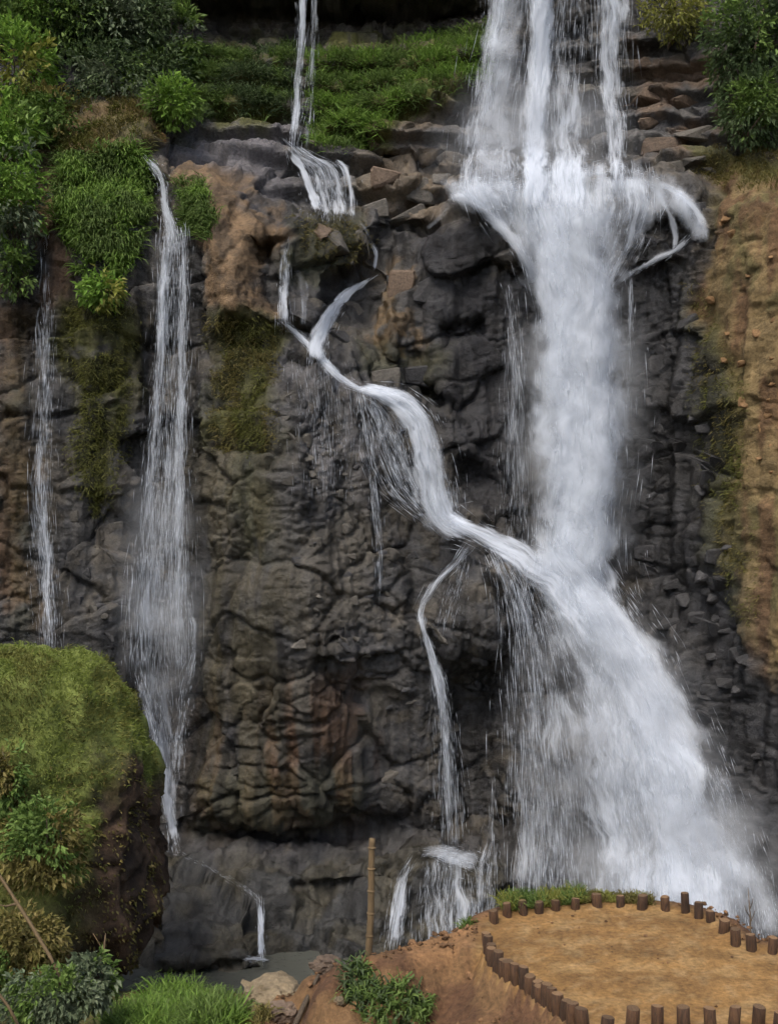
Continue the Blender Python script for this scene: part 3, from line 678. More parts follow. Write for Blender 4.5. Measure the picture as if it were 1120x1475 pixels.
OCT = np.array([(0, 0, -1), (1, 0, -.2), (-.5, .87, -.2), (-.5, -.87, -.2), (0, 0, 1)], float)
OCTF = np.array([(0, 2, 1), (0, 3, 2), (0, 1, 3), (4, 1, 2), (4, 2, 3), (4, 3, 1)])
def droplets(flow, n, rlo, rhi, llo, lhi, spread=1.0, depth=0.4, seed=0, gravity=0.0, power=1.0, s0=0.0, s1=1.0):
    """elongated falling drops and threads scattered through the stream"""
    rg = np.random.default_rng(seed + 900)
    n = int(n * .42); cand = rg.random(n * 4) * (s1 - s0) + s0; aa = np.interp(cand, np.linspace(0, 1, len(flow.c)), flow.c[:, 3] * flow.c[:, 2])
    cand = cand[rg.random(len(cand)) < aa / aa.max()][:n]; n = len(cand)
    tt = np.clip(rg.normal(0, 0.42, n), -1.15, 1.15) * spread
    fw = rg.random(n) * depth
    p, w, a, ln = flow.at(cand, tt, fw); p2, *_ = flow.at(np.clip(cand + 0.01, 0, 1), tt, fw); p0, *_ = flow.at(np.clip(cand - 0.01, 0, 1), tt, fw)
    d = p2 - p0; d /= np.linalg.norm(d, axis=1, keepdims=True) + 1e-9
    d = d + rg.normal(0, 0.06, d.shape) + np.array([0, 0, -gravity]); d /= np.linalg.norm(d, axis=1, keepdims=True)
    a1 = np.cross(d, np.array([0.2, 1, 0.1])); a1 /= np.linalg.norm(a1, axis=1, keepdims=True); a2 = np.cross(d, a1)
    r = 0.30 * (rlo + (rhi - rlo) * rg.random(n) ** 2)[:, None, None]; l = 1.7 * (llo + (lhi - llo) * rg.random(n) ** 2)[:, None, None]
    v = p[:, None, :] + r * (OCT[None, :, 0, None] * a1[:, None] + OCT[None, :, 1, None] * a2[:, None]) + l * OCT[None, :, 2, None] * d[:, None]
    return v.reshape(-1, 3), (OCTF[None] + (np.arange(n) * 5)[:, None, None]).reshape(-1, 3)
def joinvf(parts):
    vs, fs, o = [], [], 0
    for v, f in parts: vs.append(v); fs.append(f + o); o += len(v)
    return np.concatenate(vs), np.concatenate(fs)

def waterfall(label, sheets, drops, mists=(), name='waterfall', cat='waterfall'):
    """sheets: [(part name, material, [mesh parts])]"""
    loc = sheets[0][2][0][0].mean(0); loc[2] = min(p[0][:, 2].min() for p in sheets[0][2])
    root = empty(name, loc)
    for nm, mat, parts in sheets:
        v, f, d, u = merge(parts); adopt(root, mesh_np(nm, v, f, mat, uv=u, attrs={'dens': d}))
    if drops:
        v, f = joinvf(drops); o = adopt(root, mesh_np('falling_drops', v, f, M_DROP)); o['kind'] = 'stuff'
    if mists:
        v, f = joinvf(mists); o = adopt(root, mesh_np('fine_spray', v, f, M_MIST)); o['kind'] = 'stuff'
    return tag(root, label, cat)

# the great fall on the right: upper curtain, foam over the ledge, plunge, lower fan
up_gauze = Flow([(800, -120, 95, .34), (795, 40, 108, .34), (782, 150, 122, .34), (778, 262, 128, .4), (790, 320, 120, .4)], .5, True, .5)
up_left = Flow([(722, -120, 20, .6), (715, 20, 26, .6), (700, 120, 32, .46), (682, 200, 34, .42), (674, 275, 36, .45), (690, 310, 34, .3)], .6, True, .2)
up_veil = Flow([(735, -120, 30, .55), (728, 20, 38, .52), (718, 110, 46, .46), (708, 200, 54, .46), (706, 270, 58, .5), (716, 310, 54, .3)], .5, True, .3)
up_mid = Flow([(782, -120, 26, 1.), (780, 0, 27, 1.), (776, 120, 27, .95), (768, 262, 30, 1.), (772, 330, 44, .8)], .9, True, .3)
up_mid2 = Flow([(818, -120, 20, .5), (815, 40, 22, .36), (818, 140, 30, .55), (820, 262, 46, .75), (822, 330, 54, .6)], .8, True, .3)
up_right = Flow([(876, -120, 34, .75), (880, 10, 36, .72), (878, 90, 34, .62), (884, 170, 28, .55), (888, 262, 24, .5), (884, 300, 26, .3)], .8, True, .2)
_rl = np.random.default_rng(5)
ledge = []
for x_ in list(np.arange(646, 905, 11.0)) + list(np.arange(908, 940, 10.0)) + list(np.arange(942, 1010, 6.0)):
    yt = float(np.interp(x_, [640, 660, 700, 740, 780, 820, 860, 900, 930, 950, 980, 1005], [274, 262, 272, 266, 258, 248, 242, 242, 252, 262, 274, 298])) + _rl.normal(0, 9)
    dx = float(np.interp(x_, [640, 700, 760, 860, 930, 960, 1005], [46, 40, 12, -8, 2, 24, 6])); hh = float(np.interp(x_, [640, 700, 780, 860, 930, 1000], [34, 60, 90, 90, 46, 44])) * _rl.uniform(.6, 1.5)
    ww = _rl.uniform(13, 24); aa = float(np.interp(x_, [640, 700, 860, 900, 1000], [.75, .88, .88, .55, .62])) * _rl.uniform(.7, 1.1)
    ledge.append(Flow([(x_ - dx * .1, yt - 14, ww * .8, aa * .15), (x_, yt + 4, ww * .9, aa * .75), (x_ + dx * .25, yt + hh * .25, ww, aa), (x_ + dx * .6, yt + hh * .6, ww, aa * .9), (x_ + dx, yt + hh, ww * .8, aa * .55)], .3 + .25 * _rl.random(), False, .12, False))
foam_top = Flow([(648, 272, 7, .3), (690, 268, 12, .4), (740, 270, 18, .6), (790, 262, 20, .6), (840, 250, 14, .5), (880, 244, 8, .4), (920, 250, 6, .3), (950, 262, 8, .4)], .4, False, .2, False)
foam_lip = Flow([(640, 290, 9, .4), (664, 282, 13, .6), (696, 300, 16, .7), (735, 338, 15, .75), (765, 385, 16, .7), (775, 420, 14, .5)], .3, False, .15, False)
lip_spit = Flow([(650, 300, 6, .4), (630, 316, 6, .4), (612, 330, 5, .25)], .3, False, .05, False)
cone = Flow([(800, 262, 120, .6), (812, 320, 112, .66), (822, 380, 88, .75), (830, 440, 78, .8), (830, 520, 82, .8), (836, 600, 84, .85), (836, 680, 82, .88), (828, 750, 80, .82), (826, 810, 84, .75), (830, 870, 100, .6)], .7, True, .8)
cone_core = Flow([(790, 275, 34, 1.), (800, 350, 34, 1.), (806, 440, 36, 1.), (812, 520, 42, .95), (838, 620, 50, .95), (836, 700, 50, .95), (830, 790, 50, .9), (840, 860, 60, .7)], 1.3, True, .4)
right_veil = Flow([(896, 245, 56, .7), (905, 300, 52, .6), (890, 360, 42, .56), (862, 415, 30, .6), (845, 455, 26, .5)], .6, True, .3)
loop = Flow([(996, 338, 6, .3), (986, 350, 6, .5), (972, 361, 5, .7), (952, 370, 8, .55), (926, 386, 5, .6), (904, 395, 8, .5), (884, 410, 7, .55), (858, 430, 12, .55), (838, 462, 16, .45)], .35, False, .1, False)
arc_a = Flow([(925, 255, 6, .5), (948, 280, 6, .6), (966, 312, 6, .6), (974, 345, 6, .5), (968, 364, 6, .4)], .45, False)
arc_b = Flow([(895, 258, 8, .5), (930, 285, 7, .55), (926, 325, 7, .55), (900, 365, 8, .55), (868, 410, 10, .5), (850, 440, 12, .4)], .45, False)
arc_c = Flow([(945, 262, 8, .45), (975, 276, 10, .5), (1000, 298, 10, .5), (1016, 330, 9, .35)], .5, False)
thin_r = Flow([(908, 395, 4, .7), (907, 470, 5, .6), (906, 540, 6, .5), (904, 600, 6, .3)], .5, True)
thin_l = Flow([(735, 420, 10, .35), (742, 540, 18, .42), (745, 660, 26, .42), (748, 770, 28, .4)], .35, True)
fan = Flow([(800, 745, 50, .7), (812, 790, 64, .9), (838, 850, 86, .9), (872, 930, 104, .86), (905, 1030, 116, .8), (930, 1140, 132, .78), (948, 1240, 146, .8), (955, 1345, 158, .82), (958, 1400, 160, .8)], .5, True, .9)
fan_r = Flow([(790, 750, 26, .8), (812, 800, 34, .95), (856, 862, 48, 1.), (905, 945, 60, .95), (950, 1050, 70, .9), (982, 1160, 82, .85), (1008, 1270, 90, .88), (1022, 1380, 98, .9)], 1.0, True, .5)
fan_l = Flow([(700, 768, 22, .6), (724, 800, 28, .6), (748, 850, 38, .50), (764, 920, 48, .43), (774, 1040, 58, .40), (784, 1180, 68, .42), (790, 1330, 76, .48)], .6, True, .3)
fan_tail = Flow([(1030, 1100, 22, .34), (1056, 1190, 34, .4), (1080, 1290, 44, .55), (1090, 1360, 50, .6)], .7, True, .2)
ridge_in = Flow([(630, 738, 16, .6), (664, 758, 17, .75), (705, 778, 22, .8), (750, 802, 30, .82), (800, 838, 38, .82), (845, 890, 44, .75), (880, 950, 46, .5)], 1.2, False, .2)
waterfall('great white waterfall on the right, dropping over a ledge and fanning out at its foot',
    [('upper_curtain', M_FINE, [sheet(up_gauze, 0, 1, 1), sheet(up_left, .1, 1, 2), sheet(up_left, .3, .8, 3), sheet(up_mid2, .2, 1, 4), sheet(up_right, .1, 1, 5), sheet(up_right, .4, .8, 6)]),
     ('upper_veil', M_FOAM, [sheet(up_veil, .2, 1, 36), sheet(up_veil, .5, .9, 37, .7)]),
     ('upper_column', M_FALL, [sheet(up_mid, .4, .8, 39), sheet(up_mid, 0, 1, 7), sheet(up_mid, .25, .8, 8), sheet(up_mid2, 0, 1, 9)]),
     ('ledge_foam', M_FOAM, [sheet(fl, 0, 1, 200 + i, 1, .06) for i, fl in enumerate(ledge)] + [sheet(lip_spit, 0, 1, 11, 1, .03), sheet(foam_top, 0, 1, 10), sheet(foam_lip, 0, 1, 12), sheet(foam_lip, .15, .8, 13), sheet(right_veil, 0, 1, 14), sheet(loop, 0, 1, 15), sheet(arc_a, 0, 1, 16), sheet(arc_b, 0, 1, 40), sheet(arc_c, 0, 1, 301), sheet(arc_c, .1, .8, 302)]),
     ('plunge', M_FOAM, [sheet(cone, 0, 1, 17), sheet(cone, .4, .95, 18, .9), sheet(cone_core, 0, 1.1, 19), sheet(cone_core, .4, 1, 20), sheet(cone, .8, 1.05, 21, .7)]),
     ('lower_fan', M_FALL, [sheet(fan, 0, 1, 22, .92), sheet(fan, .35, .97, 23, .85), sheet(fan_l, 0, 1, 24), sheet(fan_l, .2, .95, 35, .9), sheet(ridge_in, 0, 1, 25), sheet(ridge_in, .15, 1, 26, .85)]),
     ('lower_spray', M_FOAM, [sheet(fan_r, 0, 1, 27), sheet(fan_r, .4, .95, 28, .9), sheet(fan_tail, 0, 1, 29), sheet(fan_r, .8, .9, 30, .75)]),
     ('side_threads', M_FINE, [sheet(thin_r, 0, 1, 31), sheet(thin_l, 0, 1, 32), sheet(right_veil, .3, 1, 33, .9), sheet(ridge_in, .3, 1.1, 34, .85, .2)])],
    [droplets(up_gauze, 2600, .008, .03, .1, .7, 1.0, .8, 1), droplets(up_right, 1200, .008, .03, .1, .5, 1.0, .6, 2), droplets(up_left, 800, .008, .025, .1, .5, 1.1, .5, 3),
     droplets(up_mid, 800, .01, .04, .1, .6, 1.1, .6, 4), droplets(foam_top, 1200, .01, .03, .02, .08, 2.6, .6, 5), droplets(cone, 3000, .01, .04, .06, .4, 1.1, 1.0, 6),
     droplets(fan, 9000, .010, .034, .06, .3, .95, .9, 7), droplets(fan_l, 3500, .010, .03, .08, .5, 1.1, .8, 8), droplets(fan_r, 2500, .01, .035, .06, .3, 1.1, 1.2, 9),
     droplets(fan_tail, 1200, .008, .025, .03, .10, 1.1, .6, 10), droplets(loop, 400, .01, .03, .03, .12, 1.2, .3, 11), droplets(right_veil, 700, .01, .03, .05, .35, 1.1, .5, 12),
     droplets(ridge_in, 600, .01, .035, .04, .2, 1.2, .3, 13), droplets(thin_l, 900, .008, .02, .08, .4, 1.2, .4, 14), droplets(thin_r, 250, .008, .02, .06, .3, 1.0, .2, 15)])

# the middle cascade: thin upper thread, fan over the block, curved jet, slide down the ridge
t_a = Flow([(438, -120, 8, .75), (436, 30, 8, .7), (428, 130, 8, .62), (424, 215, 10, .7)], .5, True)
t_b = Flow([(453, -120, 5, .6), (453, 30, 6, .5), (448, 120, 9, .34), (440, 215, 14, .36)], .5, True)
t_fan = Flow([(416, 205, 10, .8), (440, 226, 24, .8), (466, 242, 44, .7), (476, 275, 43, .72), (478, 318, 41, .6)], .4, True, .2)
t_fan2 = Flow([(418, 218, 7, .9), (438, 248, 9, .9), (452, 285, 12, .85), (458, 308, 14, .7)], .5, True, .1)
t_fan3 = Flow([(478, 226, 12, .4), (498, 240, 11, .6), (504, 270, 10, .6), (508, 318, 9, .5)], .5, True)
t_gap = Flow([(512, 316, 7, .35), (532, 345, 6, .4), (543, 366, 6, .75), (538, 392, 7, .8)], .4, False)
m_l1 = Flow([(416, 345, 4, .3), (410, 380, 9, .6), (408, 425, 11, .8), (410, 468, 13, .8)], .3, True)
m_l2 = Flow([(420, 370, 5, .4), (434, 400, 9, .55), (440, 445, 10, .5), (436, 475, 9, .5)], .3, True)
jet = Flow([(538, 398, 4, .8), (512, 413, 8, .95), (488, 434, 12, .98), (470, 462, 16, .98), (458, 496, 19, .95), (452, 526, 16, .8)], .5, False, .1)
slide = Flow([(402, 460, 6, .6), (430, 484, 8, .7), (462, 514, 9, .7), (488, 543, 9, .68), (520, 562, 9, .8), (560, 568, 12, .9)], .25, False, .1, False)
drop2 = Flow([(504, 555, 8, .8), (545, 566, 15, .95), (580, 580, 25, .84), (604, 606, 34, .72), (616, 650, 40, .64), (624, 700, 42, .64), (638, 748, 36, .75), (690, 775, 24, .75)], .6, False, .2)
drop3 = Flow([(532, 572, 16, .55), (552, 610, 34, .52), (568, 660, 46, .46), (588, 710, 44, .48), (618, 745, 30, .55)], .45, True, .2)
veil = Flow([(518, 575, 8, .6), (530, 640, 9, .5), (540, 710, 9, .42), (546, 790, 8, .4), (546, 870, 6, .35)], .2, True)
veil2 = Flow([(462, 520, 46, .32), (468, 580, 54, .30), (470, 650, 58, .22), (470, 720, 55, .12)], .15, True)
waterfall('middle cascade: a thin thread from the overhang bending down over blocks into a white slide',
    [('upper_thread', M_FINE, [sheet(t_a, 0, 1, 41), sheet(t_a, .1, .8, 42), sheet(t_b, 0, 1, 43)]),
     ('block_fan', M_FINE, [sheet(t_fan, 0, 1, 44), sheet(t_fan2, 0, 1, 45), sheet(t_fan3, 0, 1, 46), sheet(t_gap, 0, 1, 47)]),
     ('curved_jet', M_FALL, [sheet(jet, 0, 1, 48, 1, .03), sheet(jet, .1, .9, 49, 1, .03), sheet(m_l1, 0, 1, 50, 1, .05), sheet(m_l2, 0, 1, 51, 1, .05)]),
     ('white_slide', M_FALL, [sheet(slide, 0, 1, 52, 1, .05), sheet(slide, .1, .8, 53, 1, .05), sheet(drop2, 0, 1, 54)]),
     ('broken_water', M_FINE, [sheet(drop2, .15, 1, 55, 1.05, .2), sheet(drop2, .3, .9, 56, 1.0, .2), sheet(slide, .15, 1.2, 303, .8)]),
     ('veil', M_FINE, [sheet(drop3, 0, 1, 57), sheet(veil, 0, 1, 58, 1, .05), sheet(veil2, 0, 1, 59, 1, .05)])],
    [droplets(t_a, 700, .008, .025, .1, .6, 1.2, .4, 21), droplets(t_b, 350, .006, .02, .1, .5, 1.2, .4, 22), droplets(t_fan, 900, .008, .025, .05, .3, 1.0, .3, 23),
     droplets(jet, 350, .01, .03, .05, .25, 1.1, .2, 24), droplets(m_l1, 350, .008, .025, .05, .3, 1.1, .2, 25), droplets(drop2, 1200, .01, .03, .05, .3, 1.15, .4, 26),
     droplets(drop3, 1400, .008, .026, .06, .4, 1.0, .4, 27), droplets(veil, 500, .006, .018, .06, .4, 1.2, .2, 28), droplets(veil2, 1100, .005, .014, .05, .3, 1.0, .1, 29), droplets(slide, 500, .008, .025, .04, .15, 1.2, .2, 30)])

# the small side fall between the buttress and the great fan
o_a = Flow([(670, 792, 14, .5), (655, 812, 9, .55), (628, 838, 9, .5), (610, 866, 9, .5), (604, 884, 7, .66), (616, 925, 8, .72), (630, 975, 12, .7), (639, 1030, 16, .6), (644, 1100, 21, .48), (648, 1160, 24, .42), (650, 1215, 26, .46)], .3, True)
o_b = Flow([(670, 800, 10, .5), (662, 830, 16, .4), (650, 870, 20, .36), (640, 910, 16, .3)], .2, True)
o_s = Flow([(606, 1228, 10, .25), (626, 1227, 12, .42), (645, 1233, 16, .5), (664, 1236, 16, .5), (690, 1246, 16, .25)], .5, False, .1, False)
o_c = Flow([(590, 1242, 10, .3), (582, 1256, 13, .5), (576, 1280, 14, .7), (570, 1330, 16, .8), (566, 1365, 17, .7)], .35, True)
o_d = Flow([(650, 1230, 40, .55), (650, 1262, 56, .58), (648, 1310, 66, .6), (648, 1370, 72, .6)], .35, True)
o_e = Flow([(712, 1120, 5, .45), (708, 1160, 6, .4), (706, 1215, 14, .4), (698, 1260, 26, .45), (694, 1330, 36, .5)], .45, True)
waterfall('small white side fall between the dark buttress and the great fan',
    [('stream', M_FINE, [sheet(o_a, 0, 1, 61), sheet(o_a, .15, .8, 62), sheet(o_b, 0, 1, 63)]), ('splash', M_FOAM, [sheet(o_s, 0, 1, 64), sheet(o_s, .1, 1, 65)]),
     ('foot_cascade', M_FINE, [sheet(o_c, 0, 1, 66), sheet(o_c, .1, .8, 67), sheet(o_d, 0, 1, 68), sheet(o_e, 0, 1, 69)])],
    [droplets(o_a, 1500, .007, .024, .06, .4, 1.15, .4, 31), droplets(o_b, 300, .006, .02, .05, .2, 1.1, .2, 32), droplets(o_s, 350, .008, .03, .03, .1, 1.5, .3, 33), droplets(o_c, 500, .008, .025, .05, .3, 1.1, .3, 34), droplets(o_d, 1300, .006, .024, .05, .3, 1.0, .4, 35), droplets(o_e, 500, .006, .02, .05, .3, 1.1, .3, 36)])

# left fall
l_top = Flow([(208, 224, 6, .5), (222, 238, 13, .6), (236, 262, 13, .62), (236, 290, 9, .62), (244, 318, 17, .62), (250, 350, 22, .55), (250, 380, 24, .4)], .25, True)
l_a = Flow([(238, 330, 9, 0.72), (236, 420, 11, 0.68), (232, 520, 12, 0.56), (222, 640, 14, 0.52), (214, 760, 18, 0.47), (208, 880, 24, 0.50), (208, 960, 26, 0.54)], .45, True)
l_b = Flow([(262, 335, 9, 0.68), (264, 420, 10, 0.68), (262, 520, 10, 0.68), (260, 640, 10, 0.65), (258, 760, 13, 0.59), (256, 860, 20, 0.54), (258, 960, 18, 0.54)], .45, True)
l_g = Flow([(250, 340, 26, 0.38), (248, 480, 30, 0.40), (244, 640, 34, 0.41), (238, 760, 40, 0.45), (233, 880, 48, 0.49), (232, 960, 48, 0.50)], .4, True, .2)
l_c = Flow([(266, 868, 7, 0.45), (279, 900, 8, 0.56), (277, 945, 9, 0.56), (268, 990, 12, 0.54), (260, 1060, 12, 0.54), (252, 1130, 10, 0.45)], .55, True)
l_d = Flow([(222, 950, 34, 0.54), (226, 1000, 34, 0.59), (234, 1060, 28, 0.61), (240, 1120, 20, 0.68), (246, 1180, 13, 0.72), (252, 1228, 12, 0.72)], .5, True, .2)
l_e = Flow([(198, 960, 9, 0.63), (208, 1010, 9, 0.68), (222, 1060, 10, 0.72), (236, 1120, 12, 0.77), (246, 1190, 10, 0.77), (254, 1226, 13, 0.81)], .65, True)
waterfall('tall two-stranded waterfall at the left, ending behind the mossy boulder',
    [('upper_run', M_FALL, [sheet(l_top, 0, 1, 71, 1, .06), sheet(l_top, .12, .8, 72, 1, .06)]), ('strands', M_FINE, [sheet(l_a, 0, 1, 73), sheet(l_a, .15, .8, 74), sheet(l_b, 0, 1, 75), sheet(l_b, .15, .8, 76)]),
     ('gauze', M_FINE, [sheet(l_g, 0, 1, 77), sheet(l_g, .3, .9, 78, .85)]), ('lower_run', M_FALL, [sheet(l_d, 0, 1, 79), sheet(l_e, 0, 1, 80, 1, .05), sheet(l_c, 0, 1, 81, 1, .05)])],
    [droplets(l_top, 500, .01, .03, .04, .2, 1.1, .2, 41), droplets(l_a, 1800, .008, .026, .06, .45, 1.2, .4, 42), droplets(l_b, 1700, .008, .026, .06, .45, 1.2, .4, 43), droplets(l_g, 3200, .007, .022, .05, .4, 1.1, .5, 44),
     droplets(l_c, 300, .01, .028, .04, .2, 1.2, .2, 45), droplets(l_d, 900, .008, .025, .05, .3, 1.1, .4, 46), droplets(l_e, 400, .008, .026, .05, .25, 1.2, .3, 47)])
# far left thread
f_a = Flow([(66, 330, 6, 0.12), (64, 390, 8, 0.18), (64, 450, 11, 0.33), (66, 520, 12, 0.37), (62, 620, 14, 0.33), (58, 700, 16, 0.37), (60, 745, 15, 0.57), (66, 800, 12, 0.62), (68, 860, 14, 0.55), (74, 960, 14, 0.53)], .35, True)
f_b = Flow([(64, 440, 20, 0.26), (64, 560, 24, 0.28), (60, 700, 28, 0.30), (64, 820, 26, 0.32), (72, 950, 24, 0.32)], .35, True)
waterfall('faint thin waterfall along the left edge, dropping behind the grassy boulder',
    [('strand', M_FINE, [sheet(f_a, 0, 1, 91), sheet(f_a, .12, .8, 92)]), ('gauze', M_FINE, [sheet(f_b, 0, 1, 93)])],
    [droplets(f_a, 1500, .006, .02, .06, .4, 1.2, .3, 51), droplets(f_b, 1100, .005, .016, .05, .3, 1.1, .3, 52)])
# trickle over the shelf
k_a = Flow([(254, 1228, 7, .5), (290, 1244, 4, .35), (330, 1266, 4, .3), (358, 1284, 5, .35), (372, 1300, 5, .5)], .12, False, 0, False)
k_b = Flow([(374, 1300, 5, .85), (376, 1330, 6, .95), (376, 1380, 6, .95)], .2, True)
k_c = Flow([(352, 1382, 3, .6), (370, 1381, 5, .95), (386, 1383, 3, .7)], .3, False, 0, False)
waterfall('short white trickle dropping off the low rock shelf into the pool',
    [('trickle', M_FINE, [sheet(k_a, 0, 1, 95, 1, .02), sheet(k_b, 0, 1, 96, 1, .03), sheet(k_b, .05, .9, 97, 1, .03)]), ('splash', M_FOAM, [sheet(k_c, 0, 1, 98, 1, .02)])],
    [droplets(k_b, 300, .008, .022, .05, .25, 1.1, .1, 61), droplets(k_a, 150, .006, .014, .03, .1, 1.1, .05, 62), droplets(k_c, 120, .008, .025, .03, .08, 1.4, .1, 63)])

# ------------------------------------------------------------------ plants
CPX = 560 + q2[:, 0] * F / q2[:, 1]; CPY = 737.5 - (q2[:, 2] - ZC) * F / q2[:, 1]
CN = normals(CV[..., 0], blur(CV[..., 1], 8), CV[..., 2]).reshape(-1, 3)
PAL = {'dark': [(.036, .056, .022), (.052, .078, .030), (.072, .100, .042)], 'grey': [(.055, .075, .040), (.082, .105, .058), (.115, .135, .085)],
       'mid': [(.050, .085, .020), (.080, .125, .028), (.115, .165, .044)], 'bright': [(.070, .125, .022), (.105, .18, .028), (.150, .225, .045)],
       'yellow': [(.105, .115, .024), (.155, .16, .032), (.20, .20, .055)], 'olive': [(.070, .066, .018), (.105, .092, .026), (.15, .12, .045)],
       'moss': [(.058, .062, .014), (.085, .088, .020), (.12, .12, .03)], 'dry': [(.12, .085, .035), (.18, .13, .055), (.22, .17, .08)]}
def pick(pal, n, rg):
    a = np.array(PAL[pal]); t = np.clip(rg.normal(0.5, 0.26, n), 0, 1) * 2; k = np.minimum(t.astype(int), 1); u = (t - k)[:, None]
    return (a[k] * (1 - u) + a[k + 1] * u) * (0.8 + 0.4 * rg.random((n, 1))) * 1.35
def unit(a): return a / (np.linalg.norm(a, axis=-1, keepdims=True) + 1e-9)

def leaves(base, d, length, width, cols, rg, fold=0.25):
    n = len(base); d = unit(d); side = unit(np.cross(d, unit(rg.normal(0, 1, (n, 3)) + np.array([0, 0.0, 1.6])))); up = np.cross(side, d)
    L_ = length[:, None]; W_ = width[:, None]
    v = np.stack([base, base + d * L_ * .45 + side * W_ * .5 + up * W_ * fold, base + d * L_ - up * L_ * .12, base + d * L_ * .45 - side * W_ * .5 + up * W_ * fold], 1)
    o = (np.arange(n) * 4)[:, None]
    f = np.concatenate([o + [0, 1, 2], o + [0, 2, 3]], 1).reshape(-1, 3)
    return v.reshape(-1, 3), f, np.repeat(cols, 4, 0)

def blades(base, d, length, width, cols, rg, sag=0.5):
    """grass blades bending over under their weight"""
    n = len(base); d = unit(d); side = unit(np.cross(d, rg.normal(0, 1, (n, 3)))); L_ = length[:, None]; W_ = width[:, None] * .5
    hor = unit(d * [1, 1, 0] + rg.normal(0, .35, (n, 3)) * [1, 1, 0])
    p0 = base; p1 = base + d * L_ * .4; p2 = p1 + unit(d * (1 - .5 * sag) + hor * .45 * sag + np.array([0, 0, -.35 * sag])) * L_ * .33
    p3 = p2 + unit(d * (1 - sag) + hor * .8 * sag + np.array([0, 0, -1.1 * sag])) * L_ * .3
    v = np.stack([p0 - side * W_ * .7, p0 + side * W_ * .7, p1 - side * W_, p1 + side * W_, p2 - side * W_ * .7, p2 + side * W_ * .7, p3], 1)
    o = (np.arange(n) * 7)[:, None]
    f = np.concatenate([o + [0, 1, 3], o + [0, 3, 2], o + [2, 3, 5], o + [2, 5, 4], o + [4, 5, 6]], 1).reshape(-1, 3)
    return v.reshape(-1, 3), f, np.repeat(cols, 7, 0)

def crown_pts(center, rad, n, rg, seed, gap=0.42, lob=1.6):
    d = unit(rg.normal(0, 1, (n * 2, 3))); lobe = 0.55 + 0.75 * fbm(d * lob + seed, 3, seed); r = rg.random(n * 2) ** 0.42 * lobe
    p = d * r[:, None] * np.array(rad)[None]
    keep = fbm((p + center) / (0.22 * max(rad)) * 0.55 + seed * 3.3, 3, seed + 3) > gap
    return (p + center)[keep][:n], d[keep][:n]

def foliage(root, name, v, f, c):
    o = adopt(root, mesh_np(name, v, f, M_LEAF, smooth=False, col=c)); o['kind'] = 'stuff'; return o

def shrub(name, label, px, py, rx, ry, D, pal, n, leaf=0.20, asp=0.42, seed=0, gap=.42, rz=None, pal2=None, root_at=None, cat='shrub', group=None, droop=0.35):
    rg = np.random.default_rng(seed + 5000); c = P(px, py, D); r = np.array([rx * D / F, (rz or 0.8 * rx) * D / F, ry * D / F])
    base = np.array(root_at if root_at is not None else c + np.array([0, r[1] * .8, -r[2] * .75]))
    root = empty(name, base)
    p, d = crown_pts(c, r, n, rg, seed, gap); m = len(p)
    cols = pick(pal, m, rg)
    if pal2 is not None:
        k = fbm(p * 0.9 + seed, 2, seed + 77) > .52; cols[k] = pick(pal2, int(k.sum()), rg)
    cols = cols * 1.22 * (0.75 + 0.5 * fbm(p * 1.6 + seed, 2, seed + 31))[:, None]
    dd = d * .9 + rg.normal(0, .55, d.shape) + np.array([0, -.25, -droop])
    ln = leaf * (0.45 + 1.1 * rg.random(m) ** 1.5)
    foliage(root, 'foliage', *leaves(p, dd, ln, ln * asp, cols, rg))
    for k in range(4):
        e = c + unit(rg.normal(0, 1, 3)) * r * .7; mid = (base + e) / 2 + rg.normal(0, .12, 3) * r
        tube_obj('branch', [base, (base + mid) / 2 + rg.normal(0, .03, 3) * r, mid, e], [.05 * max(r) ** .5, .04 * max(r) ** .5, .028 * max(r) ** .5, .01], M_BARK, root, 5)
    return tag(root, label, cat, group)

def cliff_grass(name, label, poly, n, length, width, pal, seed, edge=10, sag=.7, pal2=None, updir=.6, kind='stuff', parent=None, clump=.45):
    rg = np.random.default_rng(seed + 7000)
    sd = poly_sd(CPX, CPY, poly); w = sstep(edge, -edge, sd) * sstep(clump - .12, clump + .08, fbm(q2 * 1.5, 3, seed)) 
    idx = rg.choice(len(q2), n, p=w / w.sum()); b = q2[idx] + rg.normal(0, .03, (n, 3))
    d = CN[idx] * .8 + np.array([0, 0, updir]) + rg.normal(0, .4, (n, 3)); ln = length * (.5 + rg.random(n)); cols = pick(pal, n, rg)
    if pal2: k = fbm(b * 1.1, 2, seed + 5) > .5; cols[k] = pick(pal2, int(k.sum()), rg)
    v, f, c = blades(b, d, ln, width * (.6 + .8 * rg.random(n)), cols, rg, sag)
    o = mesh_np(name, v, f, M_LEAF, smooth=False, col=c); return tag(o, label, None, None, kind)

